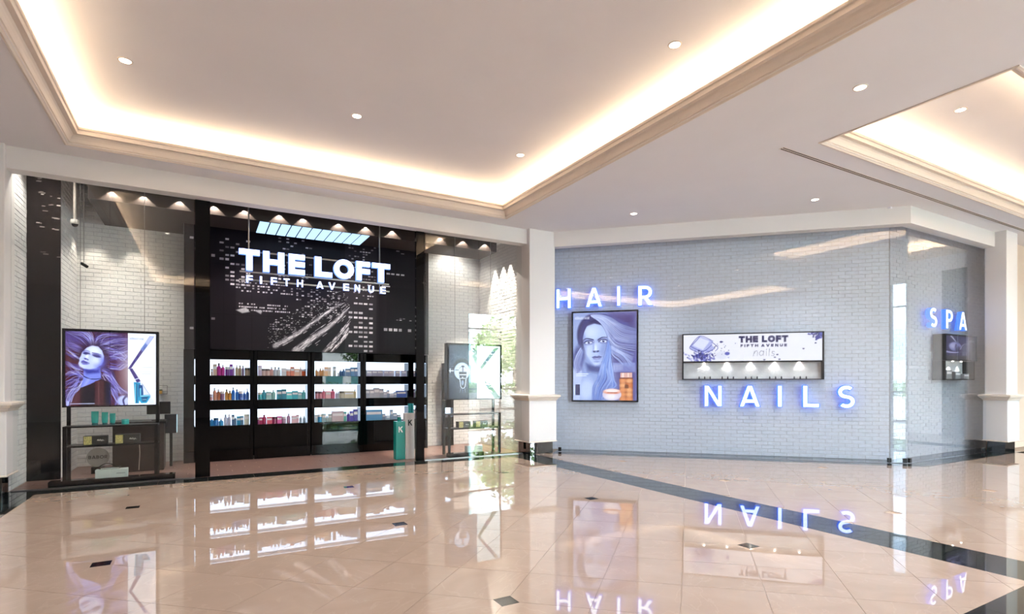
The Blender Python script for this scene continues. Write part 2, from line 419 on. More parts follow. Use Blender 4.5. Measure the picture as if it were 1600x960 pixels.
def seen(p, f=1.0):
    # is any corner of a floor piece inside the photographed cone
    s, c = math.sin(math.radians(YAW)), math.cos(math.radians(YAW))
    for x, y in p:
        d = x * s + y * c; r = x * c - y * s
        if d > 0.3 and abs(r / d) < 1.05 and 1.4 / d * FPX > 60 and 1.4 / d * FPX < 420: return True
    return False
T1 = [p for p in diamonds(E1, 0)]
T2 = [p for p in diamonds(E2, 0)] + [p for p in diamonds(E3, 0)]
vis = [p for p in T1 + T2 if seen(p)]; rest = [p for p in T1 + T2 if not seen(p)]
lay(vis)
mb = MB()
for p in rest: mb.prism_xy(p if area(p) > 0 else p[::-1], -0.0055, 0.0)
# beyond the tiles one can pick apart: same stone without joints
for x0, x1, y0, y1 in ((-6, 17, -6, 0.98), (-6, -2.34, 0.98, 8.9), (-1.81, 5.02, 0.98, 0.98)):
    if y1 > y0: mb.box(x0, x1, y0, y1, -0.0055, 0.0)
mb.box(13.9, 17, 1.5, 4.385, -0.0055, 0.0)
stuff(mb.build('marble_tile_field', M_TILE, floor))
for i in range(-1, 3):
    for j in range(-1, 4):
        x, y = IX + i * PX, IY + j * PY
        if -1.75 < x < 4.95 and 1.55 < y < 8.7:
            MB().bbox(x - .062, x + .062, y - .062, y + .062, -0.0055, 0.0002, 0.0008).build('black_insert', M_BLACKINS, floor)
def band(poly_pts, horiz, a, b, lo, hi, step=0.6):
    t = a
    while t < b - 1e-6:
        e = min(b, t + step)
        q = [(t + JG, lo + JG), (e - JG, lo + JG), (e - JG, hi - JG), (t + JG, hi - JG)]
        if not horiz: q = [(y, x) for x, y in q][::-1]
        for h in poly_pts: q = clip(q, *h) if q else q
        if len(q) >= 3 and abs(area(q)) > .002: MB().prism_xy(q if area(q) > 0 else q[::-1], -0.0055, 0.0).build('granite_tile', M_GRAN, floor)
        t = e
band([(1, 1, 14.68)], False, 1.5, 9.3, 5.02, 5.55)
band([], True, -2.34, 5.02, 8.755, 9.13)
band([], False, 0.98, 8.755, -2.34, -1.81)
band([], True, -1.81, 14.6, 0.98, 1.50)
# granite plinth strip under the two glazed brick walls
g = MB(); 
for k in range(11):
    s0, s1 = -2.05 + k * .58, -2.05 + (k + 1) * .58
    P = [((n + s) / R2, (n - s) / R2) for n, s in ((10.38, s0 + JG), (10.38, s1 - JG), (11.13, s1 - JG), (11.13, s0 + JG))]
    P = clip(P, 0, -1, -4.385)
    P = clip(P, -1, 0, -5.56)
    if len(P) >= 3 and abs(area(P)) > .002: MB().prism_xy(P if area(P) > 0 else P[::-1], -0.0055, 0.001).build('granite_tile', M_GRAN, floor)
for k in range(7):
    x0, x1 = 10.0 + k * .6, 10.6 + k * .6
    P = [(x0 + JG, 4.385), (x1 - JG, 4.385), (x1 - JG, 5.10), (x0 + JG, 5.10)]; P = clip(P, -1, -1, -15.33 if False else -14.68)
    P = clip(P, -1, 0, -(10.295)) if k == 0 else P
    if len(P) >= 3 and abs(area(P)) > .002: MB().prism_xy(P if area(P) > 0 else P[::-1], -0.0055, 0.002).build('granite_tile', M_GRAN, floor)

# shop floor: wood-look planks with pale joints
sfl = struct(MB().box(-2.4, 5.6, 9.13, 11.6, -0.10, -0.006).build('floor_shop', M_WOODJ)); sfl['label'] = 'brown wood-look plank floor inside the salon shop'
row = 0; y = 9.135
while y < 11.25:
    x = -2.2 - (row % 3) * 0.2
    while x < 5.5:
        x0, x1 = max(x, -2.14), min(x + .6, 5.5)
        if x1 - x0 > .03: MB().bbox(x0 + .003, x1 - .003, y + .0025, y + .1925, -0.0055, 0.0, .001).build('plank', M_WOOD, sfl)
        x += .6
    y += .195; row += 1

# ================================================================== ceiling with two coffers
ZC, ZT = 4.33, 4.72
C1 = (-1.44, 4.70, -2.2, 8.50); C2 = (6.60, 14.9, 2.09, 3.89)
cb = MB()
def slab(x0, x1, y0, y1, z=ZC): cb.box(x0, x1, y0, y1, z, z + .06)
slab(-6, C1[0], -3, 8.97); slab(C1[0], C1[1], C1[3], 8.97); slab(C1[0], C1[1], -3, C1[2]); slab(C1[1], C2[0], -3, 8.97)
slab(C2[0], C2[1], C2[3], 9.4); slab(C2[0], C2[1], -3, C2[2]); slab(C2[1], 17, -3, 9.4); slab(5.2, 7.2, 8.97, 10.6)
ceil = struct(cb.box(-6, 17, -6.2, -3, 6.6, 6.7).box(-6, 17, -3.06, -3, 4.39, 6.6).build('ceiling', M_CEIL)); ceil['label'] = 'pale ceiling with two lit coffers'
def ring(rect, prof, close=False):
    x0, x1, y0, y1 = rect; mb = MB(); loops = []
    for d, z in prof: loops.append([(x0 + d, y0 + d, z), (x1 - d, y0 + d, z), (x1 - d, y1 - d, z), (x0 + d, y1 - d, z)])
    mb.loft(loops, True, False); return mb
PROF = [(-.045, ZC), (-.045, ZC - .012), (-.025, ZC - .016), (-.012, ZC - .004), (.004, ZC + .004), (.004, ZC + .014), (.016, ZC + .018), (.020, ZC + .030),
        (.028, ZC + .055), (.042, ZC + .082), (.062, ZC + .104), (.086, ZC + .116), (.086, ZC + .128), (.104, ZC + .132), (.104, ZC + .148), (.122, ZC + .153), (.126, ZC + .168), (.126, ZC + .182),
        (.108, ZC + .182), (.106, ZC + .10), (-.26, ZC + .10)]
for k, rc in enumerate((C1, C2)):
    o = struct(ring(rc, PROF).build('trim_%d' % (k + 1), M_TRIM)); o['label'] = 'stepped cornice moulding round the %s lit ceiling coffer' % ('large', 'narrow')[k]
    up = struct(ring(rc, [(-.26, ZC + .10), (-.26, ZT)]).build('ceiling_recess', M_CEIL)); up['label'] = 'recess above the %s coffer' % ('large', 'narrow')[k]
    MB().box(rc[0] - .26, rc[1] + .26, rc[2] - .26, rc[3] + .26, ZT, ZT + .05).build('recess_lid', M_CEIL, up)
    st = thing('cove_light_strip', 'warm light strip hidden in the cove of the %s ceiling coffer' % ('large', 'narrow')[k], 'cove light', (0, 0, 0))
    x0, x1, y0, y1 = rc[0] - .03, rc[1] + .03, rc[2] - .03, rc[3] + .03; h = .02
    for bx in ((x0, x1, y0 - h, y0 + h), (x0, x1, y1 - h, y1 + h), (x0 - h, x0 + h, y0 + h, y1 - h), (x1 - h, x1 + h, y0 + h, y1 - h)):
        MB().box(*bx, ZC + .142, ZC + .156).build('led_strip', E_COVE, st)
# recessed downlights
DL = [(-.70, 6.86, ZT), (1.67, 6.86, ZT), (4.04, 6.86, ZT), (4.04, 3.86, ZT), (1.67, 3.86, ZT), (-.70, 3.86, ZT), (1.67, .86, ZT), (4.04, .86, ZT),
      (5.69, 2.99, ZC), (6.53, 7.19, ZC), (8.56, 5.19, ZC), (8.04, 3.06, ZT), (10.4, 3.06, ZT), (12.76, 3.06, ZT), (5.69, -.2, ZC), (-3.7, 6.86, ZC), (-3.7, 3.86, ZC)]  # last two: added out of view to brighten the left floor and fascia
DN = ['left of the large coffer by the cornice corner', 'in the middle of the large coffer', 'near the far right corner of the large coffer', 'towards the near right side of the large coffer',
      'overhead in the large coffer', 'overhead at the left side of the large coffer', 'overhead near the camera', 'overhead right of the camera',
      'in the ceiling strip between the two coffers', 'in the ceiling above the wall with the HAIR letters', 'in the ceiling above the wall with the NAILS letters', 'near the corner of the narrow coffer',
      'second along the narrow coffer', 'third along the narrow coffer', 'in the ceiling strip behind the camera', 'added out of view left of the large coffer, near the shop', 'added out of view left of the large coffer']
for (x, y, z), nm in zip(DL, DN):
    t = thing('recessed_downlight', 'round recessed downlight ' + nm, 'downlight', (x, y, z), group='ceiling downlights')
    n = 24; mb = MB(); 
    mb.loft([[(r * math.cos(2 * math.pi * i / n), r * math.sin(2 * math.pi * i / n), zz) for i in range(n)] for r, zz in ((.052, -.001), (.056, -.007), (.066, -.006), (.068, 0))], True, False)
    mb.build('rim', M_TRIM, t, smooth=True)
    MB().lathe([(.001, -.0035), (.052, -.0035), (.052, -.001)], n).build('lens', E_DOWN, t)
    l = lamp('downlight_lamp', 'SPOT', (x, y, z - .02), 84, NEUT, spot_size=math.radians(105), spot_blend=0.9, shadow_soft_size=0.05); 
# slot diffuser
t = thing('slot_diffuser', 'long thin double air slot in the ceiling beside the narrow coffer', 'air vent', (0, 0, 0))
for yy in (4.228, 4.262): MB().box(6.32, 14.6, yy, yy + .012, ZC - .006, ZC + .002).build('slot', M_MATTE, t)
MB().box(6.30, 14.62, 4.218, 4.2278, ZC - .004, ZC + .002).box(6.30, 14.62, 4.2745, 4.284, ZC - .004, ZC + .002).box(6.30, 14.62, 4.2405, 4.2615, ZC - .004, ZC + .002).build('frame', M_TRIM, t)

# ================================================================== walls that close the hall (seen only in reflections)
def wl(name, m, *boxes):
    mb = MB()
    for b in boxes: mb.box(*b)
    return struct(mb.build(name, m))
wl('wall_left', M_CREAM, (-6.2, -6, -6, 9.1, 0, 4.4), (-6.2, -6, -6.2, -3, 4.4, 6.7))
wl('wall_back', M_CREAM, (-6.2, 5.0, -6.2, -6, 0, 6.6), (5.0, 17.2, -6.2, -6, 6.2, 6.6), (6.9, 11.3, -6.2, -6, 0, 6.2), (15.0, 17.2, -6.2, -6, 0, 6.2))
wl('wall_right', M_CREAM, (17, 17.2, -6.2, 2.55, 0, 4.4), (17, 17.2, 4.75, 9.4, 0, 4.4), (17, 17.2, -6.2, -3, 4.4, 6.7))
wl('wall_right_dimmer', mat('dimmer_grey', (74, 70, 68), .6), (17, 17.2, 2.55, 4.75, 0, 4.4))['label'] = 'dark grey wall section added at the far right to dim the SPA glass reflection'  # dark section added so the SPA glass reflects less brightness
fr = MB()
for x in (5.0, 6.82, 11.3, 13.1, 14.92): fr.box(x, x + .08, -6.15, -6.05, 0, 6.2)
for z in (0, 1.0, 4.0, 6.14): fr.box(5.0, 6.9, -6.14, -6.06, z, z + .06).box(11.3, 15.0, -6.14, -6.06, z, z + .06)
struct(fr.build('window_1', M_MATTE))['label'] = 'dark framed garden glazing behind the viewer, seen in the shop reflections'
# ================================================================== shopfront fascias, columns
wl('wall_fascia_shop', M_CREAM, (-6, 5.42, 8.95, 9.16, 4.05, 4.33))['label'] = 'cream fascia band above the shop glass'
f = MB()
P = [((10.479 + s) / R2, (10.479 - s) / R2) for s in (-1.9,)]
A_ = [(10.24, 4.58), (10.24 - 4.35, 4.58 + 4.35), (10.24 - 4.35 + .13, 4.58 + 4.35 + .13), (10.36, 4.76), (13.5, 4.76), (13.5, 4.58)]
f.prism_xy([A_[0], A_[3], A_[2], A_[1]][::-1], 4.04, 4.34)
struct(f.build('wall_fascia_hair', M_CREAM))['label'] = 'cream fascia band above the glass with the HAIR letters'
struct(MB().prism_xy([A_[0], A_[5], A_[4], A_[3]], 4.04, 4.34).build('wall_fascia_spa', M_CREAM))['label'] = 'cream fascia band above the glass with the SPA letters'
wl('wall_far_right', M_PINK, (14.0, 17, 4.75, 4.9, 0, 4.33), (14.0, 17, 4.72, 4.75, 0, .12))['label'] = 'beige wall beyond the right column'
wl('wall_shop_left', M_CREAM, (-6, -2.16, 9.1, 9.3, 0, 4.34))['label'] = 'cream wall left of the shop window'
def column(name, label, x0, x1, y0, y1):
    t = thing(name, label, 'column', ((x0 + x1) / 2, (y0 + y1) / 2, 0)); a, b = (x1 - x0) / 2, (y1 - y0) / 2
    def rbox(nm, e, z0, z1, m): MB().bbox(-a - e, a + e, -b - e, b + e, z0, z1, .006).build(nm, m, t)
    rbox('shaft', 0, 1.10, ZC, M_CREAM); rbox('pier', .022, .25, 1.03, M_CREAM)
    lv = [(.022, 1.03), (.030, 1.036), (.034, 1.05), (.05, 1.072), (.066, 1.085), (.07, 1.10), (.082, 1.108), (.082, 1.135), (.07, 1.14), (0, 1.15)]
    MB().loft([[(-a - e, -b - e, z), (a + e, -b - e, z), (a + e, b + e, z), (-a - e, b + e, z)] for e, z in lv]).build('cap_moulding', M_TRIM, t)
    lv = [(0, .222), (.03, .226), (.032, .236), (.022, .25)]
    MB().loft([[(-a - e, -b - e, z), (a + e, -b - e, z), (a + e, b + e, z), (-a - e, b + e, z)] for e, z in lv]).build('foot_moulding', M_TRIM, t)
    MB().bbox(-a + .03, a - .03, -b + .03, b - .03, 0.001, .222, .003).build('plinth', M_GRAN, t)
    return t
column('square_column', 'cream square column with granite plinth between the shop window and the HAIR wall', 5.42, 6.0, 8.85, 9.35)
column('square_column', 'cream square column at the far left edge of the shop window', -2.95, -2.12, 8.88, 9.3)
column('square_column', 'cream square column at the right end of the SPA glass', 13.49, 14.0, 4.40, 4.74)

# ================================================================== brick walls
BL, BH, MG = .215, .068, .0028
def brick_mesh(m):
    a, b = (BL - 2 * MG) / 2, (BH - 2 * MG) / 2; i = .004
    v = [(-a, 0, -b), (a, 0, -b), (a, 0, b), (-a, 0, b), (-a + i, -1, -b + i), (a - i, -1, -b + i), (a - i, -1, b - i), (-a + i, -1, b - i)]
    fs = [(4, 5, 6, 7), (0, 1, 5, 4), (1, 2, 6, 5), (2, 3, 7, 6), (3, 0, 4, 7)]
    return v, fs
def brick_wall(name, label, loc, rotz, L, H, m, x0=0.0, want=None, nmax=300):
    # local x along the wall, -y towards the viewer, z up
    w_ = struct(MB().box(x0, L, .0, .12, 0, H + .04).build(name, M_MORTAR, None, loc, rotz)); w_['label'] = label
    v, fs = brick_mesh(m); me = MB().add(v, fs).mesh('brick', m)
    cells = []; row = 0; z = 0.0
    while z + BH <= H + .01:
        x = x0 - (BL / 2 if row % 2 else 0)
        while x < L - .01:
            cells.append((max(x, x0), min(x + BL, L), z)); x += BL
        z += BH; row += 1
    mw = Matrix.Translation(loc) @ Matrix.Rotation(rotz, 4, 'Z')
    def key(c):
        p = mw @ Vector(((c[0] + c[1]) / 2, 0, c[2])); vis = want is None or want((c[0] + c[1]) / 2, c[2])
        return (0 if vis else 1, p.x ** 2 + p.y ** 2 + (p.z - 1.4) ** 2)
    cells.sort(key=key); mb = MB(); r = random.Random(hash(name) % 1000 if False else len(name) * 17)
    for k, (a, b, z) in enumerate(cells):
        dp = r.uniform(.003, .0075); ox = r.uniform(-.0015, .0015); oz = r.uniform(-.0015, .0015); sx = (b - a) / BL
        if sx < .12: continue
        if k < nmax:
            o = link('brick', me, w_, ((a + b) / 2 + ox, 0, z + BH / 2 + oz)); o.scale = (sx, dp, 1); o.rotation_euler = (0, r.uniform(-.006, .006), 0)
        else:
            mb.add([((a + b) / 2 + ox + vx * sx, vy * dp, z + BH / 2 + oz + vz) for vx, vy, vz in v], fs)
    if mb.v: stuff(mb.build('brick_field', m, w_))
    return w_
NB = 11.116
def Dpt(n, s, z=0): return ((n + s) / R2, (n - s) / R2, z)
LX = Dpt(NB, -2.7)
brick_wall('wall_brick_hair', 'whitewashed brick wall behind the glass carrying the HAIR and NAILS letters', LX, -math.pi / 4, 6.62, 4.3, M_BRICK,
           want=lambda x, z: x > .6 and not (0.9 < x < 2.3 and 1 < z < 2.85) and not (3.05 < x < 5.55 and 1.4 < z < 2.3))
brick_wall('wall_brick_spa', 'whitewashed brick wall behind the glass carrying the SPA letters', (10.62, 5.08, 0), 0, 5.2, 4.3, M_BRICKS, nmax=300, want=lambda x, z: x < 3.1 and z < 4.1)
wl('ceiling_gap', M_CEIL, (10.0, 15.8, 4.77, 5.1, 4.3, 4.34))['label'] = 'pale ceiling strip behind the glass of the SPA wall'
# shop interior brick
brick_wall('wall_brick_return', 'bright white brick return wall at the left end of the shop window', (-2.15, 9.17, 0), math.pi / 2, .79, 4.6, M_BRICKW, nmax=300)
brick_wall('wall_brick_side', 'white brick side wall behind the dark panel in the left shop bay', (-1.79, 10.0, 0), math.pi / 2, 1.23, 4.6, M_BRICKW, nmax=120)
brick_wall('wall_brick_back_left', 'white brick back wall of the left shop bay behind the hanging screen', (-1.79, 11.23, 0), 0, 1.5, 4.6, M_BRICKW, nmax=300, want=lambda x, z: z < 4.2)
brick_wall('wall_brick_back_right', 'white brick back wall of the right shop bay', (4.12, 11.15, 0), 0, 1.4, 4.6, M_BRICKW, nmax=300, want=lambda x, z: z < 4.2)
brick_wall('wall_brick_right', 'white brick side wall with light scallops at the right end of the shop', (5.49, 11.15, 0), -math.pi / 2, 1.98, 4.6, M_BRICKW, nmax=300, want=lambda x, z: z < 4.2)
# enclosure of the shop
wl('wall_corner', M_MATTE, (5.66, 5.86, 9.36, 11.5, 0, 4.9))['label'] = 'unseen dark partition added behind the middle column to stop a sky leak'  # added to block sky light leaking in beside the HAIR wall
wl('wall_shop_back', M_MATTE, (-2.5, 5.9, 11.36, 11.5, 0, 5.0), (-2.5, -2.28, 9.16, 11.4, 0, 5.0))
wl('ceiling_shop', M_DARKBROWN, (-2.5, 5.9, 9.16, 11.5, 4.62, 4.7), (-2.5, 5.9, 9.10, 9.16, 4.33, 4.7))
# dropped soffit with its lit edge
sf = struct(MB().box(-1.42, -.30, 9.65, 11.2, 4.0, 4.6).box(-.30, 5.13, 9.65, 10.42, 4.0, 4.6).build('ceiling_soffit', M_DARKBROWN)); sf['label'] = 'dropped dark brown soffit behind the shop header'
# entrance portal jambs
for x0, x1, nm in ((-.10, .09, 'left'), (3.26, 3.41, 'right')):
    tag(MB().bbox(x0, x1, 9.14, 9.21, 0.001, 4.6, .004).build('portal_jamb', M_BLACK), 'tall glossy black jamb on the %s side of the shop entrance' % nm, 'door jamb')
# ================================================================== glass
def pane(label, loc, rotz, L, z0, z1, m, clamps=(), group='glass panes', thick_=.012):
    o = tag(MB().box(0, L, 0, thick_, z0, z1).build('glass_pane', m, None, loc, rotz), label, 'glass pane', group)
    for cx, cz in clamps:
        MB().bbox(cx - .03, cx + .03, -.014, .026, cz, cz + .075, .004).build('clamp', M_RUBBER, o)
    return o
G = .003
for x0, x1, nm in ((-2.12, -1.10, 'leftmost pane of the shop window beside the white brick return'), (-1.10, -.11, 'pane of the left shop window next to the entrance jamb')):
    pane('clear ' + nm, (x0 + G, 9.12, 0), 0, x1 - x0 - 2 * G, .012, 4.04, M_GLASS, group='shop window glass')
for x0, x1, nm in ((3.42, 4.47, 'pane of the right shop window next to the entrance jamb'), (4.47, 5.40, 'rightmost pane of the shop window beside the middle column')):
    pane('clear ' + nm, (x0 + G, 9.12, 0), 0, x1 - x0 - 2 * G, .012, 4.04, M_GLASS, group='shop window glass')
struct(MB().box(-2.12, -.10, 9.11, 9.142, 0.0012, .012).box(3.41, 5.42, 9.11, 9.142, 0.0012, .012).build('trim_3', M_STEEL))['label'] = 'steel glazing rail at the foot of the shop window'
NG = 10.713; SCOR = (10.44 - 4.71) / R2
sj = [-2.02, -.944, 1.44, 3.72, SCOR]
nm = ['behind the middle column, in front of the H', 'in front of the poster screen and the letters A I R', 'in front of the NAILS letters', 'at the corner beside the SPA glass']
for k in range(4):
    pane('tall clear glass pane ' + nm[k], Dpt(NG, sj[k] + G), -math.pi / 4, sj[k + 1] - sj[k] - 2 * G - (.03 if k == 3 else 0), .012, 4.05, M_GLASSB,
         clamps=([(.06, .012)] if k == 0 else []) + ([(sj[4] - sj[3] - .05, .012)] if k == 3 else []) + ([(.05, .012)] if k == 3 else []), group='glass in front of the brick walls')
for x0, x1, nm in ((10.44, 12.273, 'in front of the SPA letters, left of its joint'), (12.273, 13.47, 'beside the right column, right of the joint through the SPA letters')):
    pane('tall clear glass pane ' + nm, (x0 + G, 4.71, 0), 0, x1 - x0 - 2 * G, .012, 4.05, M_GLASSB, clamps=[(.06, .012)] if x0 < 11 else [(x1 - x0 - .1, .012)], group='glass in front of the brick walls')

# ================================================================== night-city mural above the shelves
MX0, MX1, MZ0, MZ1 = -.28, 4.10, 1.96, 4.30
c = Canvas(560, 300, (MX0, -MZ1, MX1, -MZ0), (30, 25, 30)); r = random.Random(5)
def V(x, z): return (x, -z)
# building masses
for x0, x1, zt, g in ((-.3, .55, 4.3, 26), (.5, 1.1, 3.5, 34), (1.0, 1.75, 4.3, 30), (1.6, 2.3, 3.9, 24), (2.38, 3.05, 4.3, 42), (3.0, 4.2, 4.3, 31), (3.2, 3.9, 3.3, 26)):
    c.rect(x0, -zt, x1, -MZ0, (g + 2, g - 2, g + 3), .8)
def windows(x0, x1, z0, z1, nx, nz, p, lo=110, hi=235, fx=.7, fz=.45):
    for i in range(nx):
        for j in range(nz):
            if r.random() < p:
                a = x0 + (x1 - x0) * i / nx; b = z0 + (z1 - z0) * j / nz; v = r.randint(lo, hi)
                c.rect(a, -(b + (z1 - z0) / nz * fz), a + (x1 - x0) / nx * fx, -b, (v, v - 6, v), .9)
windows(.25, .75, 3.1, 3.95, 6, 12, .38); windows(.5, 1.45, 3.0, 3.25, 22, 5, .55); windows(.55, 1.4, 2.66, 2.82, 26, 3, .75, 150, 240)
windows(1.2, 1.8, 3.2, 4.2, 9, 16, .18); windows(1.5, 2.3, 2.6, 3.15, 16, 14, .3, 90, 220); windows(2.45, 2.95, 1.98, 3.0, 5, 11, .62, 150, 250, .72, .4)
windows(2.45, 3.0, 3.35, 4.1, 10, 14, .35); windows(3.2, 3.6, 3.55, 3.62, 4, 1, 1, 200, 245); windows(3.1, 3.35, 3.3, 3.36, 1, 1, 1, 240, 250)
windows(3.15, 3.75, 2.42, 2.54, 6, 1, .8, 170, 245); windows(3.4, 3.75, 2.64, 2.70, 5, 2, .6); windows(3.4, 3.6, 4.0, 4.08, 2, 2, .8); windows(1.05, 1.5, 2.35, 2.6, 10, 6, .4, 100, 200); windows(-.2, .2, 2.2, 4.2, 5, 22, .12)
windows(2.5, 2.95, 3.02, 3.35, 10, 6, .4, 110, 220)
c.poly([V(.50, 2.66), V(.66, 2.72), V(.72, 2.64), V(.60, 2.61)], (190, 188, 192), .9, .01); c.poly([V(.79, 2.67), V(.93, 2.68), V(.90, 2.61)], (180, 178, 182), .9, .01)
# the lit avenue
for (pts, w0, w1, col) in (([V(1.49, 1.96), V(1.77, 2.2), V(2.11, 2.47), V(2.41, 2.78)], .13, .035, (214, 210, 214)), ([V(1.14, 2.05), V(1.51, 2.28), V(2.0, 2.68), V(2.3, 2.9)], .085, .02, (205, 202, 208)),
                           ([V(2.0, 1.96), V(2.24, 2.25), V(2.42, 2.5)], .07, .03, (170, 166, 172)), ([V(2.12, 1.96), V(2.32, 2.2), V(2.42, 2.36)], .04, .02, (190, 186, 190))):
    c.stroke(pts, w0, w1, col, .75, .02)
    for k in range(70):
        t = r.random(); i = min(int(t * (len(pts) - 1)), len(pts) - 2); f = t * (len(pts) - 1) - i
        x = pts[i][0] + (pts[i + 1][0] - pts[i][0]) * f + r.gauss(0, w0 * .4); z = pts[i][1] + (pts[i + 1][1] - pts[i][1]) * f + r.gauss(0, w0 * .4)
        dx = pts[i + 1][0] - pts[i][0]; dz = pts[i + 1][1] - pts[i][1]; n = math.hypot(dx, dz); L = r.uniform(.03, .12)
        v = r.choice((40, 250, 250, 235)); c.stroke([(x, z), (x + dx / n * L, z + dz / n * L)], .009, .007, (v, v - 4, v), .8, .006)
for k in range(260):
    x = r.uniform(1.0, 2.45); z = 1.98 + (x - 1.0) * .62 + r.uniform(-.05, .42); c.rect(x, -z, x + r.uniform(.006, .025), -z + .008, (r.randint(120, 235),) * 3, .8)
M_MURAL = print_mat('mural_print', 0.3, 0.1)
mur = thing('city_mural', 'dark night-time city photo wall of large panels above the lit product shelves', 'mural', (0, 10.745, 0))
xs = [MX0, .31, .76, 1.25, 1.76, 2.29, 2.86, 3.40, 3.86, MX1]; zs = [MZ0, 2.58, 3.45, MZ1]
full = c.a
for i in range(len(xs) - 1):
    for j in range(3):
        a0, a1 = int((xs[i] - MX0) / (MX1 - MX0) * 559), int((xs[i + 1] - MX0) / (MX1 - MX0) * 559) + 1
        b1, b0 = 300 - int((zs[j] - MZ0) / (MZ1 - MZ0) * 299), 299 - int((zs[j + 1] - MZ0) / (MZ1 - MZ0) * 299)
        s = Canvas.__new__(Canvas); s.w, s.h, s.a = a1 - a0, b1 - b0, full[b0:b1, a0:a1]
        link('mural_panel', s.mesh('mural_panel', M_MURAL, xs[i] + .002, xs[i + 1] - .002, zs[j] + .002, zs[j + 1] - .002), mur)
MB().box(MX0, MX1, .003, .05, MZ0, MZ1).build('backing', M_MATTE, mur)
# the same print on the tall panel at the left end
c = Canvas(50, 560, (-2.145, -4.6, -1.775, 0), (27, 22, 22))
for x0, x1, z0, z1, n in ((-2.09, -1.97, 4.1, 4.2, 5), (-2.02, -1.96, 3.9, 4.02, 4), (-1.9, -1.78, 3.85, 3.9, 2), (-1.92, -1.78, 3.72, 3.76, 3), (-1.88, -1.78, 3.46, 3.53, 2), (-2.0, -1.94, 3.55, 3.75, 2), (-1.88, -1.78, 3.28, 3.33, 2), (-2.05, -1.95, 3.3, 3.4, 3), (-1.85, -1.78, 2.8, 2.84, 1), (-2.0, -1.9, 2.85, 2.9, 2)):
    for k in range(n):
        v = r.randint(110, 225); a = r.uniform(x0, x1 - .03); z = r.uniform(z0, z1); c.rect(a, -z - .018, a + r.uniform(.02, .07), -z, (v, v - 8, v - 10), .9)
lp = thing('night_city_mural', 'tall dark panel with a few lit windows of the night city print, left shop bay', 'mural', (0, 9.965, 0))
link('print_sheet', c.mesh('print_sheet', M_MURAL, -2.145, -1.775, .92, 4.6), lp).location = (0, -.002, 0)
MB().box(-2.145, -1.775, 0, .03, 0.003, 4.6).build('panel_board', M_MATTE, lp)
MB().bbox(-2.145, -1.775, -.02, -.004, 0.003, .29, .002).build('kick_panel', M_BLACK, lp)

# ================================================================== lit product shelving
NICHE = [(1.505, 1.785), (1.070, 1.345), (.620, .900)]
BAYS = [(-.13, .732), (.857, 1.711), (1.840, 2.702), (2.816, 3.687), (3.80, 4.08)]
FY, BY = 10.82, 11.10
E_SHELF = emission('shelf_backlight', (206, 228, 255), 0.894)
names = ['first', 'second', 'third', 'fourth', 'fifth']
for b, (x0, x1) in enumerate(BAYS):
    u = thing('shelf_bay', 'glossy black shelving bay with three lit niches, %s from the left' % names[b], 'shelving', (0, 0, 0), group='lit product shelving')
    L_, R_ = (x0 - .055 if b else -.29), (x1 + .055 if b < 4 else 4.11)
    zz = [0.001, .62, .90, 1.07, 1.345, 1.505, 1.785, 1.955]
    for k in (0, 2, 4, 6):
        MB().bbox(x0, x1, FY + .004, BY - .01, zz[k], zz[k + 1], .003).build(('lower_panel', 'rail', 'rail', 'top_panel')[k // 2], M_BLACK, u)
    MB().bbox(L_, x0, FY - .004, BY - .01, 0.001, 1.955, .003).build('side_panel', M_BLACK, u); MB().bbox(x1, R_, FY - .004, BY - .01, 0.001, 1.955, .003).build('side_panel', M_BLACK, u)
    for z0, z1 in NICHE:
        MB().box(x0, x1, BY - .012, BY - .008, z0, z1).build('light_panel', E_SHELF, u)
        MB().box(x0, x1, FY + .012, FY + .028, z1 - .006, z1 - .001).build('light_bar', E_SHELF, u)
# products: unit shapes one metre high and wide, scaled to size
def lathe_me(prof, n=10):
    return MB().lathe(prof, n)
K = {}
def kind_mesh(k):
    if k in K: return K[k]
    cap = None
    if k == 'bottle': b = MB().lathe([(.46, 0), (.5, .03), (.5, .62), (.42, .72), (.22, .78), (.2, .82)], 10); cap = MB().lathe([(.23, .80), (.23, .98), (.2, 1.0)], 10)
    elif k == 'pump': b = MB().lathe([(.46, 0), (.5, .03), (.5, .55), (.38, .66), (.16, .72), (.16, .76)], 10); cap = MB().lathe([(.18, .74), (.18, .84), (.07, .85), (.07, .94), (.16, .95), (.16, 1.0)], 8).box(-.42, 0, -.07, .07, .94, .99)
    elif k == 'jar': b = MB().lathe([(.46, 0), (.5, .04), (.5, .66), (.47, .70)], 12); cap = MB().lathe([(.5, .70), (.5, .97), (.46, 1.0)], 12)
    elif k == 'tube':
        loops = []
        for z, sx, sy in ((.16, .40, .40), (.22, .46, .42), (.6, .5, .25), (1.0, .5, .03)): loops.append([(sx * math.cos(2 * math.pi * i / 12), sy * math.sin(2 * math.pi * i / 12), z) for i in range(12)])
        b = MB().loft(loops); cap = MB().lathe([(.40, 0), (.42, .02), (.40, .16)], 12)
    else: b = MB().bbox(-.5, .5, -.5, .5, 0, 1, .02)
    K[k] = (b, cap); return K[k]
PM = {}
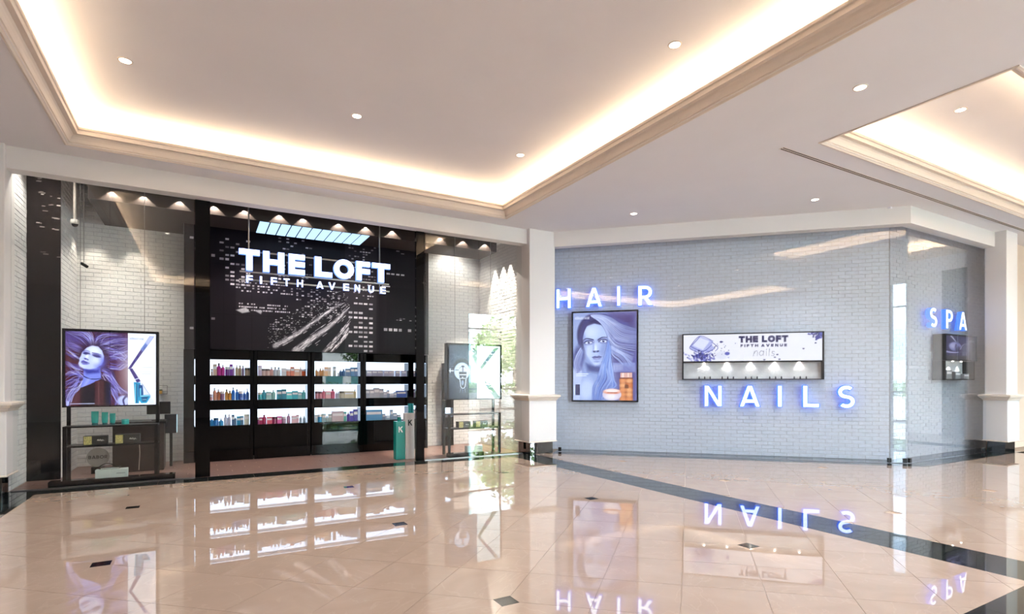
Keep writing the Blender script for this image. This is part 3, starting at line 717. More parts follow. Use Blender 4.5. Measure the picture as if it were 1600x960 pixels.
def product(k, label, x, y, z, w_, h, col, cap='#e8e6ea', depth=None, group='products on the lit shelves'):
    b, cp = kind_mesh(k); key = (k, col)
    if key not in PM:
        PM[key] = b.mesh(k, mat('product_' + col[1:], hexc(col), 0.3), smooth=False)
    nm_ = {'bottle': 'shampoo_bottle', 'pump': 'pump_bottle', 'jar': 'cosmetic_jar', 'tube': 'cream_tube', 'box': 'product_box'}[k]
    o = tag(link(nm_, PM[key], None, (x, y, z)), label, {'box': 'box', 'jar': 'jar', 'tube': 'tube'}.get(k, 'bottle'), group); o.scale = (w_, depth or min(w_, .085), h)
    if cp:
        kc = (k + 'cap', cap)
        if kc not in PM: PM[kc] = cp.mesh('cap', mat('product_' + cap[1:], hexc(cap), 0.3))
        link('cap', PM[kc], o)
    else:
        if 'band' not in PM: PM['band'] = MB().box(-.43, .43, -.508, -.496, .55, .80).mesh('label_band', mat('product_band', (236, 234, 240), .4))
        link('label_band', PM['band'], o)
    return o
S = {}
# each shelf: kind letter (b bottle, p pump, j jar, x box), left, right, height in sheet units, colour name, colour
S[0, 0] = 'x75,97,72,tan,c9a58f x102,146,122,beige,cdb09c b150,196,132,magenta,b0208a b201,245,115,magenta,b8228c j254,301,95,purple,7a2590 x306,344,122,violet,7d35a8 b346,371,104,lilac,b79ad0 b380,415,116,cream,cdbb9d b420,456,112,caramel,b99a78 b461,491,110,mauve,8f7390 j500,556,86,cream,b9a48f'
S[0, 1] = 'x66,94,64,pink,c78f8c b101,141,132,peach,c98e76 b146,190,116,copper,bb7350 j193,240,96,mauve,96688a b249,289,116,amber,cf9443 b291,328,100,honey,c8882f b331,371,136,blue,2470cf b380,416,116,blue,2b74d0 j420,469,96,navy,2b55b0 p476,509,102,royal-blue,1f59c4 p515,552,120,blue,2b6bd0'
S[0, 2] = 'p65,106,92,blue,2a83c8 j110,166,82,blue,2f7fcb p174,226,76,sky-blue,3a9ad6 b236,275,116,white,cfd3e6 b281,321,116,white,d3d2e6 x333,365,112,slate-blue,446a96 b367,391,96,grey,7b95b4 x396,441,92,cyan,2aa0d0 x442,481,96,slate,5b86a8 x490,551,112,cream,d9dcd2'
S[1, 0] = 'x668,711,112,lilac,d8c8e0 j715,761,78,rose-white,d9b7b4 j765,811,78,rose-white,dcb8b2 b815,855,98,pale-red,d9a9a6 b860,901,98,white,d4dbe4 b903,946,96,white,d7dee6 x958,1016,86,white,d8dce2 j1021,1069,76,red,d98c76 x1072,1118,102,coral,d4765c x1125,1186,82,peach,e0b8a0 b1190,1221,102,rose-white,dcb9b0 j1225,1273,78,orange,d8622c'
S[1, 1] = 'j668,716,78,teal,3aa6b4 b716,763,106,teal,3f9fb4 x768,829,86,mint,a9cfd0 b836,881,106,mint,8fc4c4 x900,958,106,deep-teal,157d98 x961,1016,112,deep-teal,117a96 x1022,1088,80,aqua,49bcc0 x1095,1166,92,teal,2f9fb0 x1171,1216,80,grey-teal,7eb2ba b1222,1269,102,teal,56b2b8'
S[1, 2] = 'j660,682,74,plum,8f1f6a x683,718,76,crimson,b01f5c b720,766,102,crimson,b3245c x775,836,78,coral-pink,e0647c j840,901,76,maroon,96225c x905,961,80,pink,e05aa8 j965,1016,76,mauve,b08ba8 b1028,1071,106,dusty-pink,b583a0 x1088,1146,82,pale-pink,dcb4be x1148,1181,92,pale-pink,d9b0bc b1190,1221,78,grey,9db0c4 b1235,1266,78,grey,a2b4c8'
S[2, 0] = 'b70,96,76,amber,d89a5c b98,114,66,honey,dca868 b116,146,82,amber,d9985a b149,176,82,honey,d69c62 x180,219,96,apricot,e8bb8c x222,261,96,cream,ead8c4 x290,323,102,grey,9a9c9e j346,366,38,white,cfd3da b370,401,72,blue,2c5f9c b403,441,76,blue,2b63a0 x448,501,82,navy,274f88 x510,556,96,blue,2f6aa8 x560,599,96,navy,2a568f'
S[2, 1] = 'j70,111,78,pink,d98a9c j113,151,76,pink,dd8fa0 b155,191,102,rose,cf6c88 x195,256,82,pale-pink,e0a4b0 b260,313,102,raspberry,cc5c7e b320,346,72,lilac,b4a8c0 b348,371,72,grey,b2b0bc j373,431,78,sand,c9bfae x433,549,78,sand,cdc0a4 b552,586,96,sand,cfb98c'
S[2, 2] = 'x65,95,78,white,ccd8de j97,146,80,blue,2a92c8 x149,196,86,pale-blue,a9c4ce b200,226,60,grey,a4b8bc x230,271,82,grey,a6b4b4 x275,415,110,rose-white,c9b6be x418,456,102,teal,4aa8a4 b465,501,98,violet,5b35b0 x505,546,106,violet,4a2fb4 x549,601,126,deep-violet,3a2596'
S[3, 0] = 'x722,781,66,lilac,aaa4c0 x788,846,66,lilac,a9a3c0 x851,916,66,lilac,aca6c4 x930,986,66,lilac,aaa6c4 x991,1056,66,lilac,b0acca x1078,1131,66,lilac,aca8c6 x1150,1211,66,lilac,aaa6c4'
S[3, 1] = 'x705,756,96,grey,a2a4b4 x757,806,96,grey,a6a8b8 x808,871,112,grey,b0b2c0 x873,926,100,grey,a4a8ba x928,968,66,pale-lilac,b9b8cc x970,999,84,grey-blue,8f9ab8 x1001,1051,48,pale-lilac,bab4c6 x1055,1086,62,grey-blue,9aa2bc x1090,1211,78,royal-blue,2f55ac'
S[3, 2] = 'x710,905,116,sky-blue,5a9fd0 x915,951,66,grey-blue,7d93b0 x960,1001,46,pale-blue,9fb2c6 x1010,1043,112,grey-blue,8296b4 x1046,1091,72,grey-blue,8c9fba x1100,1141,52,grey-blue,93a4bc'
S[4, 0] = 'x0,60,66,lilac,aaa4c0 x70,130,66,lilac,aaa4c0'; S[4, 1] = 'x0,40,96,mauve,8f7390 x50,90,90,rose,cf6c88'; S[4, 2] = 'x0,50,110,grey,a2a4b4 x60,120,80,grey,b2b4c4'
REF = {0: (55, 560, .094, .732), 1: (656, 1284, .857, 1.711), 2: (50, 625, 1.84, 2.702), 3: (702, 1225, 2.816, 3.687), 4: (0, 200, 3.82, 4.08)}
ORD = 'first second third fourth fifth sixth seventh eighth ninth tenth eleventh twelfth thirteenth fourteenth'.split()
KN = {'b': 'bottle', 'p': 'pump', 'j': 'jar', 'x': 'box'}; KW = {'b': 'bottle', 'p': 'pump bottle', 'j': 'jar', 'x': 'box'}
for (b, rw), s in S.items():
    c0, c1, a0, a1 = REF[b]; kx = (a1 - a0) / (c1 - c0); kz = .00165 if b < 2 else .0018
    z = NICHE[rw][0] + .001
    for n, it in enumerate(s.split()):
        l, r_, h, cn, col = it.split(','); k = it[0]; l = float(l[1:]); r_ = float(r_); xa, xb = a0 + (l - c0) * kx, a0 + (r_ - c0) * kx
        lab = '%s %s, %s from left on the %s shelf of the %s lit bay' % (cn.replace('-', ' '), KW[k], ORD[n], ('top', 'middle', 'bottom')[rw], names[b])
        cap = '#e8e6ea' if random.random() < .45 else '#%02x%02x%02x' % tuple(int(int(col[i:i + 2], 16) * .55) for i in (0, 2, 4))
        product(KN[k], lab, (xa + xb) / 2, FY + .10 + random.uniform(-.012, .012), z, (xb - xa) * (1.06 if k == 'x' else 1.14), float(h) * kz, '#' + col, cap)

# luminous ceiling panel under the soffit
lt = thing('luminous_ceiling_panel', 'glowing blue-white gridded light panel under the dark soffit above the sign', 'ceiling light', (.79, 9.66, 4.0))
E_LUM = emission('luminous_panel', (176, 214, 255), 0.532)
nx, ny = 11, 4; dx, dy = 1.80 / nx, .75 / ny
for i in range(nx):
    for j in range(ny): MB().box(i * dx + .011, (i + 1) * dx - .011, j * dy + .007, (j + 1) * dy - .007, -.012, -.004).build('light_tile', E_LUM, lt)
MB().box(-.012, 1.812, -.006, .756, -.004, 0).build('frame', M_MATTE, lt)

# scallop spots washing the soffit edge
M_CAN = mat('lamp_can', (30, 28, 27), .4)
for k, x in enumerate((-1.14, -.76, -.31, .15, .58, 1.09, 1.46, 2.04, 2.51, 2.99, 3.92, 4.39, 4.87)):
    t = thing('soffit_spotlight', 'small spotlight washing the dark soffit edge, %s from the left of the shop' % ORD[k], 'spotlight', (x, 9.605, 4.185), group='spotlights along the soffit')
    MB().lathe([(.026, 0), (.028, .004), (.028, .10), (.02, .105)], 12).build('can', M_CAN, t); MB().tube((0, 0, .10), (0, 0, .434), .006).build('stem', M_CAN, t)
    lamp('soffit_lamp', 'SPOT', (x, 9.606, 4.17), 9, (1.0, .86, .74), spot_size=math.radians(92), spot_blend=.06, shadow_soft_size=.004)
for k, y in enumerate((9.71, 10.01, 10.38)):
    t = thing('wall_spotlight', 'small spotlight throwing a scallop on the right brick wall, %s from the shop window' % ORD[k], 'spotlight', (5.36, y, 4.30), group='spotlights at the right brick wall')
    MB().lathe([(.028, 0), (.03, .004), (.03, .10), (.02, .105)], 12).build('can', M_CAN, t); MB().tube((0, 0, .1), (0, 0, .319), .006).build('stem', M_CAN, t)
    lamp('wall_lamp', 'SPOT', (5.36, y, 4.28), 230, (1.0, .88, .74), (0, math.radians(8), 0), spot_size=math.radians(46), spot_blend=.35, shadow_soft_size=.01)
for x, y in ((-1.55, 10.95), (-1.0, 10.95)):
    lamp('bay_lamp', 'SPOT', (x, y, 3.96), 12, (1.0, .86, .70), spot_size=math.radians(80), spot_blend=.6, shadow_soft_size=.02)
for x, y, z, e in ((-1.0, 10.3, 3.95, 26), (.9, 10.1, 3.95, 45), (2.5, 10.1, 3.95, 45), (4.75, 10.8, 4.5, 24), (-1.75, 9.5, 4.5, 26)):
    lamp('shop_lamp', 'SPOT', (x, y, z), e, (1.0, .90, .80), spot_size=math.radians(120), spot_blend=.8, shadow_soft_size=.05)

# ================================================================== illuminated letter signs
E_FACE = emission('letter_face', (226, 240, 255), 1.11)
E_SIDE = emission('letter_side', (70, 120, 255), 0.725)
def letter(ch, parent, x, z, h, weight, depth, sx=1.0, inset=.03, y=0.0, face=None, side=None):
    W, q = glyph(ch, weight); mb = MB()
    for p in q: mb.prism_xz([(px * h * sx, pz * h) for px, pz in p], 0, depth)
    o = mb.build('letter', side or E_SIDE, parent, (x, y, z)); o['label'] = 'letter ' + ch
    W2, q = glyph(ch, weight, inset); mb = MB()
    for p in q: mb.prism_xz([(px * h * sx, pz * h) for px, pz in p], -.004, .0)
    mb.build('letter_face', face or E_FACE, o)
    return W * h * sx
def word(name, label, loc, rotz, items, weight, depth, y=0.0, inset=.03):
    t = thing(name, label, 'sign', loc, rotz)
    for ch, x0, x1, z0, z1 in items:
        W, _ = glyph(ch, weight); h = z1 - z0
        letter(ch, t, x0, z0, h, weight, depth, (x1 - x0) / (W * h), inset, y)
    return t
HL = [('H', -2.085, -1.775, 2.892, 3.30), ('A', -1.485, -1.138, 2.898, 3.30), ('I', -.862, -.782, 2.904, 3.306), ('R', -.453, -.152, 2.891, 3.296)]
NL = [('N', .787, 1.11, .92, 1.33), ('A', 1.409, 1.784, .922, 1.33), ('I', 2.068, 2.153, .922, 1.332), ('L', 2.488, 2.773, .924, 1.332), ('S', 3.059, 3.346, .915, 1.336)]
base = Dpt(NB - .115, 0)
hs = word('hair_sign', 'illuminated white and blue letters reading HAIR on the brick wall above the poster screen', base, -math.pi / 4, HL, .20, .055)
ns = word('nails_sign', 'illuminated white and blue letters reading NAILS below the framed display on the brick wall', base, -math.pi / 4, NL, .20, .055)
sp = word('spa_sign', 'illuminated white and blue letters reading SPA on the brick wall at the right', (0, 4.93, 0), 0, [('S', 11.72, 12.00, 2.41, 2.785), ('P', 12.345, 12.63, 2.41, 2.785), ('A', 12.885, 13.23, 2.41, 2.78)], .20, .08)
for t_, its, dp in ((hs, HL, .047), (ns, NL, .047), (sp, [('S', 11.72, 12.00, 2.41, 2.785), ('P', 12.345, 12.63, 2.41, 2.785), ('A', 12.885, 13.23, 2.41, 2.78)], .061)):
    y0 = .055 if t_ is not sp else .08
    for ch, x0, x1, z0, z1 in its:       # stand-off pins into the wall
        m_ = MB()
        for fz in (.12, .88): m_.tube(((x0 + x1) / 2, y0, z0 + (z1 - z0) * fz), ((x0 + x1) / 2, y0 + dp + .012, z0 + (z1 - z0) * fz), .004, 6)
        m_.build('standoff_pin', M_STEEL, t_)
# the hanging shop sign
E_LOFT = emission('loft_face', (236, 244, 255), 1.45); E_LOFTS = emission('loft_side', (110, 150, 255), 0.682)
t = thing('shop_sign', 'hanging illuminated sign reading THE LOFT FIFTH AVENUE in the shop entrance', 'sign', (0, 9.50, 0))
for ch, x0, x1 in (('T', .485, .787), ('H', .83, 1.151), ('E', 1.212, 1.466), ('L', 1.616, 1.905), ('O', 1.925, 2.268), ('F', 2.302, 2.545), ('T', 2.578, 2.905)):
    z0, z1 = 3.155, 3.492; W, _ = glyph(ch, .27); letter(ch, t, x0, z0, z1 - z0, .27, .06, (x1 - x0) / (W * (z1 - z0)), .018, 0, E_LOFT, E_LOFTS)
x = .59; 
for ch, x0 in zip('FIFTHAVENUE', (.59, .785, .945, 1.135, 1.34, 1.645, 1.84, 2.085, 2.275, 2.515, 2.725)):
    wd = {'I': .034}.get(ch, .095); wd = .115 if ch in 'AV' else wd; z0, z1 = 2.958, 3.078; W, _ = glyph(ch, .19); letter(ch, t, x0, z0, z1 - z0, .19, .03, wd / (W * (z1 - z0)), .02, 0, E_LOFT, E_LOFTS)
for z in (3.47, 3.142, 3.01): MB().box(.50, 2.90, .062 if z > 3.05 else .032, .082 if z > 3.05 else .052, z - .011, z + .011).build('rail', M_STEEL, t)
for xx in (.63, 2.732): MB().tube((xx, .073, 2.96), (xx, .073, 4.62), .011).build('hanging_rod', M_STEEL, t)
# ================================================================== screens: painted prints
r = random.Random(21)
def wavy(p0, p1, amp, n=5, ph=None):
    ph = r.uniform(0, 6.28) if ph is None else ph; dx, dy = p1[0] - p0[0], p1[1] - p0[1]; L = math.hypot(dx, dy) + 1e-6
    return [(p0[0] + dx * t + -dy / L * amp * math.sin(ph + t * 5), p0[1] + dy * t + dx / L * amp * math.sin(ph + t * 5)) for t in [i / n for i in range(n + 1)]]
def hair(c, guides, n, spread, cols, w0=4, w1=1.5, alpha=.75, amp=8):
    for k in range(n):
        g = r.choice(guides); o = (r.gauss(0, spread), r.gauss(0, spread)); ph = r.uniform(0, 6.28)
        pts = [(x + o[0] + amp * math.sin(ph + i), y + o[1] + amp * math.cos(ph + i * 1.3)) for i, (x, y) in enumerate(g)]
        c.stroke(pts, w0 * r.uniform(.5, 1.3), w1, r.choice(cols), alpha, 1.2, 6)

def flow(c, guides, n, cols, w0=4, w1=1.5, alpha=.6, amp=3):
    # strands that follow neighbouring guide lines, so that they run together as locks
    for k in range(n):
        u = r.uniform(0, len(guides) - 1.001); i = int(u); f = u - i; ph = r.uniform(0, 6.28)
        pts = [(a[0] * (1 - f) + b[0] * f + amp * math.sin(ph + j), a[1] * (1 - f) + b[1] * f + amp * math.cos(ph + j)) for j, (a, b) in enumerate(zip(guides[i], guides[i + 1]))]
        c.stroke(pts, w0 * r.uniform(.5, 1.3), w1, r.choice(cols), alpha * r.uniform(.6, 1), 1.6, 8)
# ---- the upright poster screen under HAIR (sheet units follow a 623 by 860 drawing)
c = Canvas(208, 287, (62, 45, 685, 905), (134, 150, 200))
c.poly([(420, 45), (685, 45), (685, 905), (520, 905), (450, 400)], (74, 60, 118), 1, 60)
c.ell(130, 260, 80, 200, (160, 176, 218), .7, 0, .5)
c.poly([(62, 590), (140, 560), (160, 700), (130, 905), (62, 905)], (176, 190, 226), 1, 6)
c.ell(255, 250, 152, 190, (44, 42, 92), 1, 8, .08)                      # dark hair round the head
c.ell(120, 470, 60, 120, (70, 76, 134), .9, 15, .3)
c.poly([(205, 500), (345, 520), (372, 720), (270, 905), (130, 905), (135, 740)], (140, 158, 208), 1, 8)     # neck and shoulder
c.poly([(190, 545), (330, 575), (350, 640), (210, 620)], (54, 60, 120), .85, 22)
c.ell(195, 800, 70, 110, (186, 202, 236), .9, 5, .4)
c.poly([(168, 240), (200, 178), (275, 152), (345, 170), (398, 230), (412, 330), (398, 420), (362, 505), (318, 556), (282, 560), (235, 520), (196, 452), (170, 370), (160, 300)], (172, 190, 232), 1, 7)   # face
c.ell(245, 235, 62, 58, (202, 216, 246), .8, 0, .6); c.ell(215, 420, 34, 66, (196, 210, 242), .7, -12, .6); c.ell(372, 410, 40, 90, (120, 136, 192), .75, 12, .6)
c.ell(290, 545, 40, 22, (190, 206, 240), .6, 0, .5); c.ell(180, 330, 14, 90, (128, 142, 196), .6, -6, .6)
for cx, cy, s in ((217, 338, 1), (362, 326, -1)):
    c.ell(cx, cy - 3, 50, 24, (84, 84, 144), .8, -6 * s, .5); c.ell(cx, cy + 2, 34, 12, (214, 222, 248), 1, -5 * s, .2); c.ell(cx + 2, cy + 1, 13, 12, (70, 78, 140), 1, 0, .2); c.ell(cx + 2, cy + 1, 6, 6, (12, 12, 40), 1); c.ell(cx + 7, cy - 5, 3.5, 3.5, (245, 248, 255), 1)
    c.stroke([(cx - 46, cy + 6), (cx - 12, cy - 15), (cx + 26, cy - 12), (cx + 46, cy + 2)], 7, 4, (26, 24, 66), .95, 1.5)
c.stroke([(160, 318), (200, 298), (262, 312)], 6, 12, (44, 42, 92), .95, 2); c.stroke([(312, 314), (352, 290), (410, 292)], 12, 5, (44, 42, 92), .95, 2)
c.stroke([(262, 330), (266, 380), (262, 415)], 10, 12, (132, 148, 202), .7, 6); c.ell(288, 400, 12, 42, (212, 224, 250), .9, -2, .5)
c.ell(290, 428, 34, 10, (88, 98, 160), .75, 0, .5); c.ell(272, 428, 9, 6, (30, 30, 76), 1, 20, .4); c.ell(310, 424, 9, 6, (30, 30, 76), 1, -20, .4)
c.poly([(250, 482), (282, 470), (299, 475), (316, 467), (348, 478), (300, 489)], (84, 86, 148), 1, 2); c.poly([(252, 485), (300, 490), (346, 481), (328, 506), (292, 512), (266, 504)], (126, 132, 190), 1, 3)
c.stroke([(250, 484), (300, 489), (348, 480)], 3, 3, (34, 32, 84), 1, 1); c.ell(300, 499, 18, 5, (190, 200, 236), .7, 0, .5); c.ell(298, 527, 28, 8, (112, 126, 184), .7, 0, .5)
DK = [(40, 36, 88), (58, 56, 116), (76, 78, 142)]; LT = [(150, 166, 216), (186, 200, 238), (206, 218, 246), (128, 140, 196)]
flow(c, [[(262, 70), (190, 105), (140, 210), (118, 350)], [(262, 84), (200, 130), (156, 230), (132, 345)], [(268, 100), (220, 140), (176, 210), (150, 300)]], 70, DK, 9, 4, .7)
c.poly([(140, 395), (100, 470), (72, 560), (100, 640), (150, 600), (165, 480)], (92, 98, 158), .9, 12)
flow(c, [[(138, 390), (96, 460), (72, 540), (92, 630)], [(150, 410), (118, 480), (100, 560), (130, 620)], [(160, 430), (146, 500), (136, 560), (160, 600)]], 70, LT + DK[1:], 7, 2, .6)
c.poly([(240, 62), (360, 58), (480, 96), (600, 160), (684, 250), (684, 560), (610, 590), (500, 540), (440, 430), (420, 300), (380, 190), (300, 110)], (92, 92, 156), .95, 14)
A1 = [[(242, 66), (330, 60), (430, 84), (540, 150), (684, 205)], [(246, 78), (340, 92), (440, 160), (550, 250), (684, 275)], [(262, 92), (350, 130), (432, 220), (530, 310), (684, 330)], [(290, 104), (370, 180), (424, 290), (500, 370), (676, 400)],
      [(320, 120), (396, 230), (424, 350), (520, 420), (650, 500)], [(350, 150), (410, 280), (436, 400), (560, 480), (620, 580)], [(380, 190), (420, 320), (450, 460), (500, 520), (540, 560)]]
flow(c, A1, 150, DK + [(70, 70, 132)], 13, 5, .6); flow(c, A1, 210, LT, 6, 2, .6)
for a, b, q in (((440, 150), (560, 200), 30), ((470, 300), (600, 330), 26), ((500, 430), (620, 480), 30), ((360, 100), (430, 140), 22)): c.stroke([a, ((a[0] + b[0]) / 2, (a[1] + b[1]) / 2 - 6), b], q, q * .4, (206, 216, 246), .35, 14)
c.poly([(410, 320), (428, 420), (420, 520), (452, 620), (470, 720), (500, 770), (420, 800), (350, 900), (255, 900), (262, 780), (320, 680), (352, 560), (390, 440)], (86, 112, 190), .95, 14)
A2 = [[(408, 330), (384, 450), (344, 560), (300, 690), (262, 780), (256, 898)], [(414, 340), (398, 460), (368, 570), (350, 680), (300, 790), (285, 898)], [(420, 350), (414, 470), (392, 580), (404, 690), (340, 800), (320, 898)], [(426, 370), (428, 480), (424, 600), (440, 700), (400, 780), (352, 890)], [(430, 400), (436, 500), (454, 610), (470, 710), (496, 760), (430, 800)]]
flow(c, A2, 90, [(48, 62, 140), (60, 82, 164), (44, 48, 110)], 14, 6, .6); flow(c, A2, 150, [(150, 176, 232), (116, 146, 216), (194, 210, 246), (98, 124, 200)], 6, 2, .6)
for a, b, q in (((360, 560), (330, 660), 22), ((400, 610), (420, 690), 22), ((300, 740), (280, 840), 22)): c.stroke([a, b], q, q * .5, (196, 214, 248), .4, 12)
c.rect(455, 540, 672, 630, (150, 166, 220), .62); c.rect(565, 540, 570, 630, (90, 100, 170), .6); c.stroke([(600, 545), (590, 590), (660, 625)], 4, 4, (92, 100, 170), .8)
for i in range(9): c.rect(465 + i * 10, 556, 469 + i * 10, 612, (206, 216, 246), .5)
c.poly([(522, 688), (648, 688), (648, 905), (522, 905)], (150, 80, 46), 1, 3)
for i in range(5):
    for j in range(2): c.ell(552 + j * 62, 715 + i * 44, 30, 22, (r.choice(((226, 150, 96), (214, 128, 74), (240, 176, 122)))), .9, 0, .5)
c.poly([(528, 636), (642, 636), (642, 684), (528, 684)], (214, 170, 160), 1, 2); c.rect(545, 638, 562, 682, (250, 226, 216), .8); c.rect(600, 638, 612, 682, (250, 222, 210), .8); c.rect(522, 684, 648, 694, (120, 56, 34), 1)
c.text('R', 572, 786, 34, (70, 30, 20), .18); c.text('B', 588, 786, 34, (70, 30, 20), .14)
c.ell(446, 848, 92, 58, (206, 196, 214), 1, 0, .06); c.ell(446, 820, 84, 26, (228, 150, 120), .95, 0, .2); c.ell(446, 812, 70, 16, (246, 226, 224), .95, 0, .3); c.ell(440, 868, 50, 26, (240, 240, 248), .7, 0, .5); c.rect(400, 826, 500, 834, (150, 60, 40), .8)
c.rect(84, 750, 130, 856, (40, 40, 84), .95)
for i in range(6): c.rect(70, 770 + i * 15, 80, 778 + i * 15, (240, 244, 255), .9)
for i in range(2): c.rect(90, 642 + i * 18, 215 - i * 20, 650 + i * 18, (232, 240, 255), .8)
c.text('KÉRASTASE', 80, 108, 22, (240, 245, 255), .14, .10, 146)
poster = thing('poster_screen', 'upright screen with a long-haired model in blue tones below the HAIR letters', 'screen', Dpt(NB - .105, 0), -math.pi / 4)
SM = screen_mat('screen_poster', 0.447)
X0, X1, Z0, Z1 = -1.765, -.443, .992, 2.822
link('screen', c.mesh('screen', SM, X0 + .03, X1 - .03, Z0 + .03, Z1 - .03), poster, (0, -.002, 0))
MB().box(X0, X1, .0, .085, Z0, Z1).build('housing', M_MATTE, poster)
MB().box(X0, X0 + .03, -.010, 0, Z0, Z1).box(X1 - .03, X1, -.010, 0, Z0, Z1).box(X0 + .03, X1 - .03, -.010, 0, Z0, Z0 + .03).box(X0 + .03, X1 - .03, -.010, 0, Z1 - .03, Z1).build('frame', M_BLACK, poster)
MB().box(X0 + .2, X1 - .2, .085, .104, Z0 + .3, Z1 - .3).build('wall_mount', M_STEEL, poster)

# ---- hanging screen, left bay (drawing units 973 by 795)
c = Canvas(300, 245, (82, 90, 1055, 885), (66, 22, 34))
c.poly([(82, 90), (740, 90), (740, 885), (82, 885)], (70, 24, 40), 1, 2)
c.ell(160, 150, 150, 110, (74, 62, 140), .8, 0, .6); c.ell(640, 250, 140, 160, (70, 52, 130), .7, 0, .6)
HG = [[(330, 240), (260, 160), (180, 130), (90, 100)], [(360, 230), (340, 150), (300, 110), (240, 90)], [(400, 220), (430, 150), (520, 120), (650, 110)], [(430, 230), (520, 200), (600, 180), (735, 170)], [(460, 260), (560, 270), (640, 290), (735, 260)],
      [(250, 300), (180, 260), (120, 240), (85, 200)], [(225, 380), (160, 350), (120, 330), (85, 300)], [(220, 480), (160, 470), (110, 440), (85, 420)], [(250, 560), (190, 520), (140, 540), (90, 530)], [(240, 620), (190, 700), (120, 720), (85, 800)], [(230, 600), (160, 620), (110, 650), (85, 640)],
      [(560, 350), (640, 340), (700, 370), (735, 330)], [(560, 460), (640, 470), (690, 440), (735, 430)], [(480, 520), (560, 560), (600, 650), (640, 760)], [(520, 560), (580, 640), (660, 720), (735, 760)], [(560, 700), (600, 780), (620, 840), (600, 880)], [(100, 860), (130, 780), (190, 700), (220, 640)]]
hair(c, HG, 190, 22, [(52, 34, 92), (70, 48, 116), (46, 20, 56), (88, 62, 130)], 16, 5, .8, 12)
hair(c, HG, 210, 22, [(132, 136, 226), (170, 178, 244), (112, 104, 204), (214, 222, 255), (98, 84, 176)], 6, 1.5, .7, 12)
c.ell(365, 350, 150, 150, (38, 16, 40), .8, 0, .25)
c.poly([(270, 480), (440, 470), (455, 600), (350, 650), (235, 700), (262, 590)], (116, 128, 220), 1, 8); c.poly([(262, 490), (400, 500), (440, 470), (430, 530), (300, 545)], (44, 46, 140), .9, 14)
c.poly([(300, 262), (360, 238), (420, 248), (462, 290), (482, 350), (478, 400), (455, 448), (400, 480), (330, 494), (270, 486), (228, 462), (214, 430), (226, 400), (222, 380), (240, 350), (252, 310)], (184, 196, 250), 1, 6)
c.ell(380, 290, 60, 40, (222, 230, 255), .8, 20, .5); c.ell(450, 430, 50, 70, (92, 100, 210), .75, 30, .6); c.ell(400, 400, 44, 36, (214, 224, 255), .8, 20, .6); c.ell(252, 455, 34, 24, (206, 218, 255), .7, 20, .6)
c.ell(298, 322, 36, 15, (48, 40, 110), .9, 12, .4); c.stroke([(262, 326), (296, 332), (330, 318)], 5, 4, (14, 8, 50), 1, 1.5); c.stroke([(258, 302), (292, 292), (332, 304)], 8, 5, (60, 50, 124), .9, 2)
c.ell(404, 346, 44, 18, (52, 46, 120), .9, 14, .4); c.stroke([(362, 340), (402, 358), (450, 360)], 5, 4, (14, 8, 50), 1, 1.5); c.stroke([(358, 316), (410, 322), (452, 338)], 9, 5, (60, 50, 124), .9, 2)
c.ell(300, 366, 14, 36, (226, 234, 255), .9, 25, .5); c.ell(292, 382, 22, 10, (74, 70, 160), .8, 20, .4); c.ell(284, 384, 7, 5, (20, 12, 60), 1); c.ell(314, 392, 6, 5, (20, 12, 60), .9)
c.poly([(236, 410), (266, 396), (290, 408), (330, 424), (290, 424), (252, 416)], (84, 76, 168), 1, 2); c.poly([(240, 428), (286, 430), (330, 436), (300, 446), (262, 444)], (110, 106, 196), 1, 3); c.stroke([(244, 420), (286, 426), (328, 430)], 6, 4, (18, 10, 56), 1, 1.5)
c.stroke([(270, 570), (330, 596), (400, 600), (450, 590)], 9, 7, (22, 18, 70), 1, 2)
c.poly([(232, 695), (330, 660), (450, 598), (552, 640), (556, 885), (232, 885)], (34, 14, 22), 1, 4); c.rect(255, 690, 380, 880, (12, 8, 24), .9); c.rect(385, 620, 480, 880, (74, 34, 44), .8); c.rect(420, 620, 432, 880, (104, 60, 70), .7); c.rect(500, 640, 556, 885, (14, 14, 46), .9)
c.poly([(300, 600), (345, 590), (300, 660), (258, 680)], (150, 162, 238), .8, 10)
c.ell(690, 840, 62, 60, (176, 190, 248), .95, 20, .2); c.stroke([(720, 790), (690, 830), (700, 880)], 24, 18, (36, 30, 84), .9, 4)
c.rect(130, 860, 384, 868, (196, 200, 240), .9); c.ell(105, 860, 16, 30, (180, 190, 250), .8)
c.rect(740, 90, 1055, 885, (226, 234, 255)); c.ell(890, 520, 190, 320, (248, 250, 255), .8, 0, .6)
c.poly([(985, 115), (1035, 118), (775, 480), (740, 486)], (62, 48, 118), 1, 3); c.poly([(985, 115), (1035, 118), (960, 222), (925, 200)], (176, 186, 232), 1, 6); c.poly([(938, 190), (960, 222), (905, 290), (880, 262)], (104, 140, 210), .8, 5)
for k in range(26):
    t = r.random(); x, y = 760 + 190 * t, 478 - 270 * t; c.stroke([(x, y), (x + 16, y - 24)], 3, 2, r.choice(((120, 140, 220), (30, 24, 80), (160, 130, 190))), .7)
c.poly([(755, 486), (790, 480), (1050, 872), (985, 880)], (190, 196, 238), .55, 3); c.poly([(755, 486), (790, 480), (882, 622), (840, 640)], (66, 52, 120), 1, 3); c.stroke([(812, 606), (862, 588)], 8, 8, (220, 228, 252), 1)
c.poly([(805, 632), (880, 640), (862, 870), (820, 868)], (36, 140, 190), 1, 3); c.rect(832, 650, 842, 866, (16, 44, 90), .9); c.rect(822, 655, 828, 860, (150, 230, 244), .8); c.poly([(858, 660), (905, 668), (915, 790), (860, 800)], (24, 70, 130), .95, 3); c.rect(872, 700, 886, 780, (120, 214, 236), .8)
